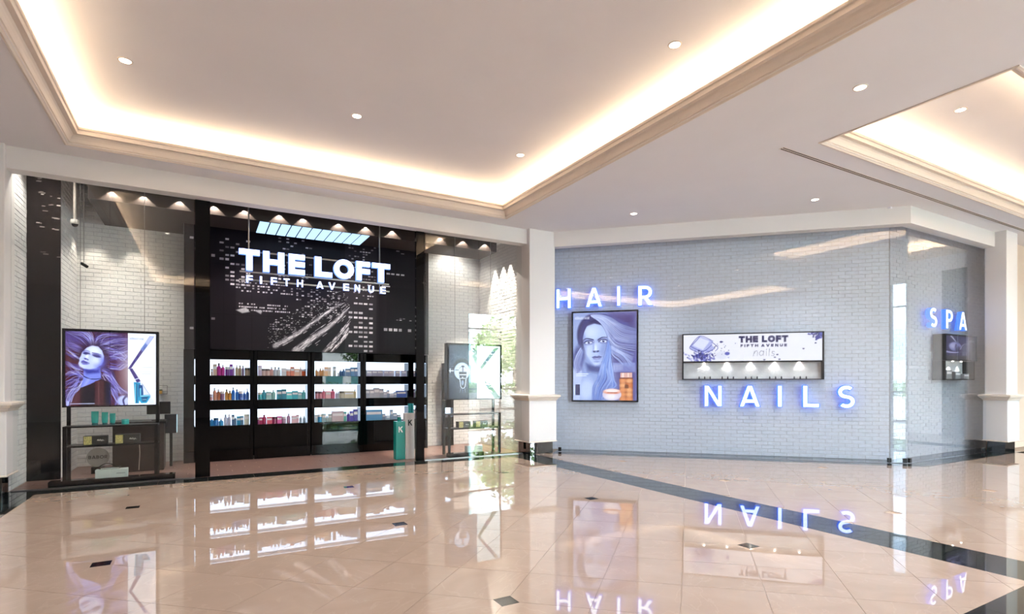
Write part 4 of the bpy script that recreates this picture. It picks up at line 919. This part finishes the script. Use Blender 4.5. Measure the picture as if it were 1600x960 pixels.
c.poly([(868, 780), (980, 776), (992, 800), (950, 866), (890, 868), (862, 830)], (40, 150, 196), 1, 3); c.poly([(890, 800), (970, 796), (940, 850), (900, 850)], (18, 70, 120), .9, 4); c.stroke([(880, 790), (975, 786)], 6, 6, (190, 244, 250), .9); c.stroke([(905, 830), (945, 828)], 5, 5, (200, 246, 252), .9); c.stroke([(900, 650), (960, 740), (1000, 790)], 6, 4, (60, 100, 150), .8)
c.text('KÉRASTASE', 762, 160, 20, (112, 124, 160), .12, .1, 156)
for i, (a, b) in enumerate(((870, 1005), (896, 1022), (822, 1010), (868, 1012), (890, 1000))): c.rect(a, 440 + i * 24, b, 445 + i * 24, (176, 186, 214), .8)
SM2 = screen_mat('screen_hanging', 0.49)
def hung_screen(name, label, X0, X1, Z0, Z1, canvas, cables):
    t = thing(name, label, 'screen', (0, 9.45, 0))
    b = .035
    link('screen', canvas.mesh('screen', SM2, X0 + b, X1 - b, Z0 + b * .6, Z1 - b), t, (0, -.002, 0))
    MB().bbox(X0, X1, .0, .14, Z0, Z1, .004).build('housing', M_MATTE, t)
    MB().box(X0, X0 + b, -.008, 0, Z0, Z1).box(X1 - b, X1, -.008, 0, Z0, Z1).box(X0 + b, X1 - b, -.008, 0, Z0, Z0 + b * .6).box(X0 + b, X1 - b, -.008, 0, Z1 - b, Z1).build('frame', M_BLACK, t)
    for x in cables: MB().tube((x, .06, Z1 - .002), (x, .06, 4.62), .0035, 6).build('cable', M_STEEL, t)
    return t
hung_screen('hanging_screen', 'wide black screen with a flying-haired model hung on cables in the left window', -1.667, -.563, 1.045, 2.125, c, (-1.48, -.74))
# ---- hanging screen, right bay (drawing units 660 by 730)
c = Canvas(210, 230, (150, 105, 820, 825), (34, 50, 74))
c.rect(150, 105, 512, 825, (32, 48, 70)); c.ell(330, 330, 200, 250, (52, 76, 106), .6, 0, .6); c.rect(418, 160, 512, 320, (22, 52, 96), .7)
for k in range(260):
    a = r.uniform(0, 6.28); q = r.uniform(150, 260); x, y = 315 + q * .75 * math.cos(a), 440 + q * math.sin(a)
    if x < 500: c.ell(x, y, 2.5, 2.5, (170, 196, 222), r.uniform(.3, .8))
c.ell(318, 445, 118, 160, (14, 24, 42), .9, 0, .1); c.ell(316, 455, 100, 118, (176, 198, 228), 1, 0, .05); c.ell(312, 460, 88, 104, (200, 218, 242), .8, 0, .2)
c.rect(152, 444, 210, 456, (226, 236, 250)); c.rect(160, 418, 170, 474, (226, 236, 250)); c.rect(228, 432, 272, 444, (30, 46, 74))
c.rect(308, 378, 344, 400, (24, 36, 60)); c.rect(316, 400, 336, 460, (120, 110, 130), .9); c.stroke([(280, 420), (308, 388)], 5, 4, (30, 44, 70)); c.stroke([(372, 420), (344, 388)], 5, 4, (30, 44, 70))
c.poly([(276, 462), (376, 462), (356, 680), (298, 680)], (20, 30, 52), 1, 2); c.rect(284, 498, 368, 506, (230, 238, 250)); c.rect(290, 548, 364, 554, (230, 238, 250)); c.stroke([(288, 560), (304, 670), (350, 670), (366, 560)], 8, 8, (224, 234, 250)); c.ell(322, 610, 16, 34, (150, 170, 206), .8); c.ell(322, 536, 6, 8, (236, 242, 252))
c.stroke([(300, 690), (286, 745)], 4, 2, (190, 206, 230)); c.stroke([(352, 690), (360, 745)], 4, 2, (190, 206, 230)); c.stroke([(324, 690), (324, 750)], 10, 3, (90, 112, 150))
c.rect(512, 105, 820, 825, (214, 244, 252)); c.ell(690, 460, 190, 330, (242, 254, 255), .7, 0, .6)
c.poly([(745, 125), (800, 125), (548, 452), (512, 452)], (34, 66, 120), 1, 3); c.poly([(748, 125), (800, 125), (770, 165), (710, 180)], (80, 122, 110), .9, 4); c.poly([(596, 345), (618, 360), (548, 452), (514, 452)], (112, 132, 130), .9, 4)
c.poly([(512, 460), (552, 452), (820, 815), (770, 825), (745, 825)], (70, 112, 100), 1, 3); c.poly([(606, 600), (640, 576), (690, 640), (650, 680)], (38, 70, 124), .9, 4)
c.text('KÉRASTASE', 528, 182, 18, (150, 170, 190), .12, .1, 140)
for i, (a, b) in enumerate(((640, 760), (652, 740), (630, 756))): c.rect(a, 430 + i * 16, b, 434 + i * 16, (180, 206, 216), .8)
hung_screen('hanging_screen', 'wide black screen hung on cables in the right shop window', 3.975, 5.135, 1.05, 2.125, c, (4.16, 4.92))

# ---- framed display above NAILS (drawing units 1100 by 380)
c = Canvas(300, 60, (140, 212, 1218, 418), (238, 238, 246))
IN = [(44, 44, 128), (70, 72, 168), (30, 28, 92), (120, 124, 204)]
c.poly([(196, 300), (275, 222), (380, 262), (372, 292), (395, 318), (350, 352), (250, 340), (200, 322)], (176, 182, 230), 1, 3)
c.poly([(275, 232), (355, 262), (300, 330), (212, 292)], (222, 226, 248), 1, 3)
for pts in ([(196, 300), (275, 222), (380, 262)], [(196, 300), (300, 340), (372, 290)], [(196, 300), (200, 322), (300, 356), (395, 320)], [(300, 340), (304, 356)], [(275, 222), (262, 240), (212, 292)], [(372, 270), (420, 312), (400, 340)]): c.stroke(pts, 5, 4, (62, 62, 160), .95, 1.2)
for k in range(130): c.ell(r.gauss(295, 46), r.gauss(385, 20), r.uniform(5, 13), r.uniform(4, 9), r.choice(IN), r.uniform(.5, .9), r.uniform(0, 90))
c.ell(450, 372, 46, 30, (222, 224, 240), .9, 0, .3); c.ell(495, 360, 20, 13, (86, 90, 180), .9); c.ell(446, 270, 11, 8, (48, 44, 120), .9)
for k in range(24): c.ell(r.gauss(420, 40), r.gauss(310, 40), r.uniform(2, 6), r.uniform(2, 5), r.choice(IN), .8)
for k in range(70): x = 1218 - abs(r.gauss(0, 50)); c.ell(x, 212 + abs(r.gauss(0, 22)), r.uniform(3, 9), r.uniform(3, 7), r.choice(IN), .85)
c.ell(1185, 248, 20, 14, (60, 56, 140), .9); c.ell(1170, 290, 8, 5, (30, 28, 90), .9)
for x, y in ((785, 410), (900, 408), (866, 392), (884, 372), (1080, 330)): c.ell(x, y, 9, 5, (54, 48, 100), .9)
c.text('THE LOFT', 586, 278, 50, (44, 40, 84), .30, .10, 380); c.text('FIFTH AVENUE', 600, 312, 20, (56, 52, 96), .26, .42, 356)
for pts in ([(700, 380), (708, 345)], [(706, 362), (722, 342), (732, 352), (730, 380)], [(778, 348), (758, 344), (746, 364), (760, 380), (776, 366)], [(780, 344), (778, 380)], [(800, 346), (800, 380)], [(824, 328), (820, 380)], [(862, 350), (846, 348), (846, 362), (860, 368), (854, 380), (838, 378)]): c.stroke(pts, 5, 4, (150, 150, 166), .95, 1)
c.ell(801, 332, 4, 4, (150, 150, 166))
nf = thing('framed_display', 'long black framed lightbox with THE LOFT nails print above the NAILS letters', 'display', Dpt(NB - .135, 0), -math.pi / 4)
X0, X1, Z0, Z1, ZM = .389, 2.841, 1.436, 2.314, 1.775
link('print', c.mesh('print', screen_mat('screen_nails', 0.392), X0 + .02, X1 - .03, ZM + .012, Z1 - .02), nf, (0, .012, 0))
MB().box(X0 + .015, X1 - .015, .014, .118, ZM - .012, Z1 - .015).build('lightbox', M_MATTE, nf)
f = MB().box(X0, X0 + .022, 0, .12, Z0, Z1).box(X1 - .028, X1, 0, .12, Z0, Z1).box(X0, X1, 0, .12, Z0, Z0 + .014).box(X0, X1, 0, .12, Z1 - .018, Z1).box(X0 + .02, X1 - .02, 0, .118, ZM - .014, ZM + .012); f.build('frame', M_MATTE, nf)
MB().box(X0 + .022, X1 - .028, .10, .118, Z0 + .014, ZM - .014).build('niche_back', M_BRICKW, nf)
for k in range(5):
    sx = X0 + .40 + k * .415
    MB().lathe([(.014, 0), (.016, .002), (.016, .012)], 10, sx, .075).build('niche_light', E_DOWN, nf, (0, 0, ZM - .027))
    q = Dpt(NB - .135 + .082, sx); lamp('niche_lamp', 'SPOT', (q[0], q[1], ZM - .03), 1.6, (1, .97, .95), spot_size=math.radians(110), spot_blend=.25, shadow_soft_size=.004)
    for j in range(3):
        q = Dpt(NB - .135 + .05, sx - .09 + j * .10)
        o = product('bottle', 'tiny dark polish bottle, %s of three under the %s niche light of the framed display' % (ORD[j], ORD[k]), q[0], q[1], Z0 + .015, .026, .05, '#2a2634', '#1a1a1e', group='nail polish bottles in the framed display')
# ---- SPA display
c = Canvas(110, 70, (270, 400, 572, 690), (58, 58, 66))
c.rect(270, 400, 500, 640, (58, 52, 96)); c.ell(360, 530, 60, 56, (136, 134, 188), .95, 0, .12); c.ell(340, 520, 36, 34, (186, 186, 226), .8, 0, .5); c.ell(385, 560, 24, 34, (44, 38, 84), .9, 20, .4); c.ell(470, 540, 44, 66, (96, 96, 124), .9, 20, .3); c.stroke([(272, 596), (330, 604), (390, 600)], 20, 10, (176, 174, 218), .95, 3); c.stroke([(320, 405), (345, 440), (365, 470)], 16, 5, (196, 198, 224), .9, 2); c.stroke([(410, 560), (440, 500), (500, 480)], 8, 4, (176, 176, 204), .8)
c.poly([(360, 500), (376, 496), (370, 540), (352, 548)], (52, 46, 96), .8, 5); c.text('SPA', 500, 466, 24, (214, 214, 222), .2, .1, 52)
for i in range(4): c.rect(430, 590 + i * 14, 490 - 6 * i, 595 + i * 14, (170, 170, 190), .7)
sd = thing('spa_display', 'small black screen over a lit niche on the brick wall below the SPA letters', 'display', (0, 4.84, 0))
X0, X1, ZA, ZB, ZM = 12.09, 13.41, 2.30, 1.43, 1.80
link('screen', c.mesh('screen', screen_mat('screen_spa', 0.319), X0 + .03, X1 - .03, ZM + .02, ZA - .03), sd, (0, -.002, 0))
MB().box(X0, X1, 0, .20, ZM, ZA).build('housing', M_MATTE, sd); MB().box(X0, X0 + .03, -.008, 0, ZM, ZA).box(X1 - .03, X1, -.008, 0, ZM, ZA).box(X0, X1, -.008, 0, ZM, ZM + .02).box(X0, X1, -.008, 0, ZA - .03, ZA).build('frame', M_BLACK, sd)
MB().box(X0, X0 + .025, 0, .21, ZB, ZM - .002).box(X1 - .12, X1 - .095, 0, .21, ZB, ZM - .002).box(X0, X1 - .095, 0, .21, ZB, ZB + .02).build('niche_frame', M_MATTE, sd); MB().box(X0 + .02, X1 - .1, .19, .205, ZB + .02, ZM - .002).build('niche_back', M_BRICKW, sd)
for k in range(3):
    sx = X0 + .25 + k * .36; lamp('niche_lamp', 'SPOT', (sx, 4.96, ZM - .02), 3.0, (1, .98, .96), spot_size=math.radians(80), spot_blend=.25, shadow_soft_size=.004)
    MB().lathe([(.014, 0), (.016, .002), (.016, .012)], 10, sx, .12).build('niche_light', E_DOWN, sd, (0, 0, ZM - .014))
    product('box', 'grey product box, %s from left in the niche under the SPA screen' % ORD[k], sx + .03, 4.935, ZB + .021, .22, (.17, .14, .10)[k], '#8a8c92', depth=.1, group='boxes in the SPA niche')

# ================================================================== display racks in the shop windows
M_TEAL = '#1fb4ac'
def rack(name, label, X0, X1):
    t = thing(name, label, 'display rack', (X0, 9.42, 0)); L = X1 - X0
    for x in (0, L - .045):
        for y in (0, .26): MB().bbox(x, x + .045, y, y + .04, .001, 1.044 if y > .1 else .78, .003).build('post', M_MATTE, t)
    for z in (.762, .492): MB().bbox(.0, L, -.005, .31, z, z + .022, .003).build('shelf', M_MATTE, t)
    return t
rack('display_rack', 'black steel display rack with two shelves below the left hanging screen', -1.66, -.57)
rack('display_rack', 'black steel display rack with two shelves below the right hanging screen', 3.99, 5.10)
for k, (x, w_, h, y) in enumerate(((-1.323, .085, .195, 9.55), (-1.212, .075, .18, 9.56), (-1.124, .07, .16, 9.57))):
    product('tube', 'teal cream tube, %s from left on the top shelf of the left display rack' % ORD[k], x, y, .785, w_, h, M_TEAL, '#0e5f62', depth=.05, group='teal tubes on the display rack')
product('jar', 'low teal jar beside the tubes on the left display rack', -.975, 9.56, .785, .09, .075, '#2fc0b8', '#5ccfc8', group='teal jar')
def gift(label, x0, x1, z, h, y=9.47):
    t = thing('gift_box', label, 'box', ((x0 + x1) / 2, y, z), group='dark gift boxes'); a = (x1 - x0) / 2
    MB().bbox(-a, a, 0, .14, 0, h, .003).build('box_body', mat('dark_gift_box', (46, 44, 40), .35), t)
    m_ = mat('gold_pattern', (196, 184, 116), .4, noise=.45, scale=90); MB().box(-a + .006, -a + .095, -.003, 0, .006, h - .006).build('gold_end_label', m_, t)
    mb = MB(); L = 2 * a
    for i, pts in enumerate(([(0, .2), (.1, .8), (.16, .1)], [(.2, .1), (.25, .6), (.34, .15)], [(.38, .1), (.42, 1.0)], [(.48, .2), (.56, .55), (.6, -.2)], [(.66, .15), (.74, .6), (.8, .1), (.95, .2)])):
        for q in thick(pts, .035, .02): mb.prism_xz([(-a + L * .58 + x * L * .32, h * .42 + z_ * h * .22) for x, z_ in q], -.002, 0)
    mb.build('white_lettering', mat('white_print', (226, 224, 216), .5), t)
gift('dark gift box with gold end, left one on the left rack shelf', -1.443, -1.175, .515, .125)
gift('dark gift box with gold end, right one on the left rack shelf', -1.086, -.794, .515, .13)
gift('dark gift box with gold end, left one on the right rack shelf', 4.22, 4.47, .515, .12)
gift('dark gift box with gold end, right one on the right rack shelf', 4.58, 4.84, .515, .12)
# low black plinths and white boxes on them
for x0, x1, nm in ((-1.77, -.35, 'left'), (3.92, 4.62, 'right')):
    tag(MB().bbox(x0, x1, 9.20, 9.36, .001, .075, .004).build('low_plinth', M_BLACK), 'low black plinth behind the glass of the %s shop window' % nm, 'plinth')
for x0, x1, y0, nm in ((-1.278, -.914, 9.23, 'left'), (4.28, 4.60, 9.22, 'right')):
    t = thing('white_stand_box', 'flat white box standing on the low plinth in the %s shop window' % nm, 'box', ((x0 + x1) / 2, y0, .076)); a = (x1 - x0) / 2
    MB().bbox(-a, a, 0, .11, 0, .115, .003).build('box_body', mat('white_card', (196, 206, 202), .5), t); MB().box(a * .3, a * .85, -.002, 0, .052, .060).build('printed_line', mat('grey_print', (120, 128, 126), .5), t)
t = thing('black_handbag', 'small black bag with a curved handle lying on the white box in the left window', 'bag', (-1.12, 9.285, .192))
MB().bbox(-.12, .12, -.03, .03, 0, .028, .008).build('bag_body', M_MATTE, t); MB().box(-.10, .11, -.032, -.030, .006, .016).build('white_strap', mat('white_card', (196, 206, 202), .5), t)
mb = MB(); P = [(-.11 + .02 * math.cos(math.pi * i / 10) * -1 + .016 * i, 0, .026 + .05 * math.sin(math.pi * i / 10)) for i in range(11)]
for a_, b_ in zip(P, P[1:]): mb.tube(a_, b_, .006, 6)
mb.build('handle', M_MATTE, t)
t = thing('round_brand_plate', 'round grey plate lettered BABOR standing behind the left display rack', 'sign', (-1.39, 10.3, 0))
MB().prism_xz([(.14 * math.cos(2 * math.pi * i / 36), .245 + .145 * math.sin(2 * math.pi * i / 36)) for i in range(36)], 0, .012).build('plate', mat('plate_grey', (176, 172, 168), .4), t)
W, qs = textline('BABOR', .15, .14); mb = MB(); k = .23 / W
for q in qs: mb.prism_xz([(-.115 + x * k, .225 + z * .05) for x, z in q], -.003, 0)
mb.build('lettering', mat('dark_print', (40, 36, 34), .4), t); MB().bbox(-.08, .08, -.03, .05, .001, .104, .003).build('foot', M_MATTE, t)
# reception desk with monitor behind the rack
t = thing('reception_desk', 'dark brown reception desk behind the left hanging screen', 'desk', (-.86, 10.2, 0))
MB().bbox(-.34, .32, 0, .5, .001, .74, .004).build('desk_body', mat('desk_brown', (40, 30, 25), .3), t); MB().bbox(-.37, .35, -.03, .53, .74, .775, .004).build('desk_top', M_MATTE, t)
mb = MB(); P = [(-.02, -.03, .52), (.0, -.045, .50), (.01, -.045, .3), (.0, -.04, .12), (-.005, -.03, .03)]
for a_, b_ in zip(P, P[1:]): mb.tube(a_, b_, .006, 6)
mb.build('white_cable', mat('white_cable', (206, 200, 190), .5), t)
t = thing('desk_monitor', 'small dark monitor on the reception desk seen edge-on with a pale screen', 'monitor', (-.62, 10.4, .776))
MB().bbox(-.09, .09, -.06, .06, 0, .012, .003).build('foot', M_MATTE, t); MB().box(-.015, .015, -.01, .01, .012, .16).build('stem', M_MATTE, t); MB().bbox(-.16, .16, -.015, .015, .10, .30, .003).build('display_panel', M_MATTE, t)
t = thing('wall_mounted_panel', 'dark box panel with a lit edge fixed at the right side of the reception desk', 'panel', (-.46, 10.6, 0))
MB().bbox(-.09, .08, -.06, .06, .55, .86, .004).build('panel_body', mat('panel_slate', (36, 40, 46), .25), t); MB().box(.08, .086, -.05, .05, .56, .85).build('lit_edge', emission('panel_edge', (190, 226, 240), 0.513), t); MB().box(-.02, .02, -.02, .02, .001, .55).build('panel_post', M_MATTE, t)
t = thing('wall_bracket_shelf', 'tiny wire bracket with a yellow jar on the left bay brick wall', 'shelf', (-.62, 11.12, 1.18))
MB().box(-.06, .08, 0, .098, 0, .008).tube((-.06, 0, .004), (-.06, 0, .15), .003, 6).tube((.08, 0, .004), (.08, 0, .15), .003, 6).tube((-.06, 0, .15), (.08, 0, .15), .003, 6).build('bracket', M_MATTE, t)
product('jar', 'yellow jar on the tiny wire bracket of the left bay brick wall', -.64, 11.17, 1.189, .055, .075, '#d9a02a', '#3a5a3a', group='yellow jar')
# slim display tower in the right bay
t = thing('display_tower', 'slim black display tower with three lit niches in the right shop bay', 'display cabinet', (4.66, 10.98, 0))
for z0, z1 in ((.002, .62), (.83, 1.02), (1.24, 1.47), (1.67, 1.80)): MB().bbox(-.10, .10, 0, .15, z0, z1, .003).build('body_block', M_BLACK, t)
for x in (-.11, .09): MB().bbox(x, x + .02, -.004, .15, .002, 1.80, .002).build('side_panel', M_BLACK, t)
for z0, z1 in ((.62, .83), (1.02, 1.24), (1.47, 1.67)): MB().box(-.09, .09, .13, .135, z0, z1).build('light_panel', E_SHELF, t)
for k, z in enumerate((.621, 1.021, 1.471)): product('box', 'dark product box in the %s lit niche of the slim display tower' % ('bottom', 'middle', 'top')[k], 4.65, 11.02, z, .09, .07, '#5a5460', group='boxes in the display tower')
# K displays at the entrance
def kdisplay(label, x, y, w_, h, col, kcol, caps, capc):
    t = thing('brand_display', label, 'display', (x, y, 0)); a = w_ / 2
    MB().bbox(-a, a, -a * .9, a * .9, .001, h, .006).build('body', mat('display_' + col[1:], hexc(col), .18, coat=.3), t)
    g_ = MB(); W, qs = glyph('K', .20)
    for q in qs: g_.prism_xz([((px - W / 2) * .10, h * .80 - .06 + pz * .105) for px, pz in q], -a * .9 - .003, -a * .9)
    g_.build('logo_letter', mat('display_k_' + kcol[1:], hexc(kcol), .4), t)
    for cx, cw, ch in caps: MB().lathe([(cw, h), (cw, h + ch - .004), (cw - .004, h + ch)], 14, cx, 0).build('bottle_cap', mat('display_' + capc[1:], hexc(capc), .2), t, smooth=False)
kdisplay('large teal bottle-shaped display with a white K beside the entrance jamb', 3.075, 9.52, .17, .685, '#0f8a82', '#e6f4f2', [(.0, .036, .075)], '#0c7f7c')
kdisplay('tall white display block with a dark K and teal caps beside the entrance jamb', 3.245, 9.50, .168, .83, '#dcdcdc', '#12302e', [(.015, .028, .17), (.072 - .004, .024, .17)], '#1a8c94')
# small ceiling-hung devices in the left bay
t = thing('security_camera', 'white dome security camera on a pipe from the left bay ceiling', 'camera', (-1.6, 9.88, 3.66))
MB().tube((0, 0, .06), (0, 0, .96), .018, 10).build('pipe', mat('grey_pipe', (170, 164, 158), .4), t); MB().lathe([(.05, .0), (.055, .02), (.05, .06), (.02, .07)], 14).build('housing', mat('white_plastic', (206, 204, 200), .4), t); MB().lathe([(.008, -.04), (.03, -.03), (.042, 0), (.042, .004)], 14).build('dome', M_BLACK, t, smooth=True)
t = thing('rod_spotlight', 'small black spotlight at the end of a thin rod in the left bay', 'spotlight', (-1.50, 9.9, 3.08))
MB().tube((0, 0, .04), (0, 0, 1.54), .005, 6).build('rod', M_STEEL, t); MB().tube((-.03, 0, .03), (.045, -.03, -.02), .022, 10).build('lamp_head', M_MATTE, t)

# ================================================================== garden beyond the glazing behind the viewer (seen in reflections)
gm = mat('garden_paving', (150, 150, 140), .8, noise=.2, scale=3)
gp = struct(MB().box(-12, 36, -40, -6.25, -.2, -.02).box(17.25, 36, -6.25, 12, -.2, -.02).build('ground_garden', gm)); gp['label'] = 'paved garden ground outside'
M_LEAF = mat('leaf_green', (86, 118, 58), .6, noise=.35, scale=4); M_LEAF2 = mat('leaf_light', (132, 160, 88), .6, noise=.3, scale=4); M_BARK = mat('bark', (112, 96, 80), .9, noise=.3, scale=20)
def foliage(mb, cx, cy, cz, rx, ry, rz, n, size):
    for k in range(n):
        a, b = r.uniform(0, 6.28), math.acos(r.uniform(-1, 1)); q = r.uniform(.55, 1)
        p = Vector((cx + rx * q * math.sin(b) * math.cos(a), cy + ry * q * math.sin(b) * math.sin(a), cz + rz * q * math.cos(b)))
        u = Vector((r.gauss(0, 1), r.gauss(0, 1), r.gauss(0, 1))).normalized(); v = u.orthogonal().normalized(); s_ = size * r.uniform(.6, 1.3)
        mb.add([p - u * s_, p + v * s_ * .4, p + u * s_, p - v * s_ * .4], [(0, 1, 2, 3)])
def tree(label, x, y, h, w_, n):
    t = thing('garden_tree', label, 'tree', (x, y, -.02), group='garden trees'); MB().lathe([(.16, 0), (.11, h * .3), (.07, h * .75)], 9).build('trunk', M_BARK, t)
    mb = MB(); foliage(mb, 0, 0, h * .68, w_, w_, h * .34, n, .17); stuff(mb.build('crown', r.choice((M_LEAF, M_LEAF2)), t))
for k, (x, y, h, w_) in enumerate(((8.6, -11, 5.5, 1.7), (10.4, -17, 6.5, 1.5), (12.2, -12.5, 5.5, 1.5), (15.6, -11, 5.0, 1.6), (18.5, -14, 7, 2.2))):
    tree('leafy garden tree outside the glazing, %s in its row' % ORD[k], x, y, h, w_, 1500)
hd = MB(); foliage(hd, 4, -9.3, .7, 6.5, .5, .7, 5200, .10); foliage(hd, 14, -9.3, .7, 5.5, .5, .7, 4600, .10)
ho = stuff(hd.build('garden_hedge', M_LEAF2)); ho['label'] = 'clipped green garden hedge beyond the glazing'; ho['category'] = 'hedge'
t = thing('garden_wall', 'low white rendered wall in front of the reflected hedge', 'wall', (0, -8.4, -.02)); MB().bbox(-2, 22, 0, .25, 0, .75, .02).build('wall_body', mat('white_render', (236, 236, 232), .7), t); MB().bbox(-2.03, 22.03, -.03, .28, .75, .82, .01).build('coping', mat('white_render', (236, 236, 232), .7), t)
t = thing('exterior_apartment_building', 'white apartment block beyond the garden seen reflected in the right shop window', 'building', (15, -26, -.02))
MB().box(-7, 7, -4, 0, 0, 13).build('facade', mat('white_render', (236, 236, 232), .7), t)
t2 = thing('exterior_sky_blocker', 'pale grey block added beyond the garden to dim the sky reflected at the corner glass', 'building', (1.5, -12, -.02))  # added block hides the sky from the corner glass, dimming its bright strip
MB().box(-2.2, 2.2, -3, 0, 0, 8.6).build('facade', mat('pale_render', (176, 188, 198), .7), t2)
for j in range(2): MB().box(-1.9, 1.9, 0, .03, 2.4 + j * 3.4, 3.8 + j * 3.4).build('window', mat('blocker_glass', (120, 140, 156), .15), t2)
M_WG = mat('window_glass', (96, 150, 150), .08)
for i in range(6):
    for j in range(4): MB().box(-6 + i * 2.1, -4.6 + i * 2.1, -.001, .03, 1.2 + j * 3, 2.9 + j * 3).build('window', M_WG, t); MB().box(-6.1 + i * 2.1, -4.5 + i * 2.1, 0, .3, 1.0 + j * 3, 1.14 + j * 3).build('window_sill', mat('white_render', (236, 236, 232), .7), t)
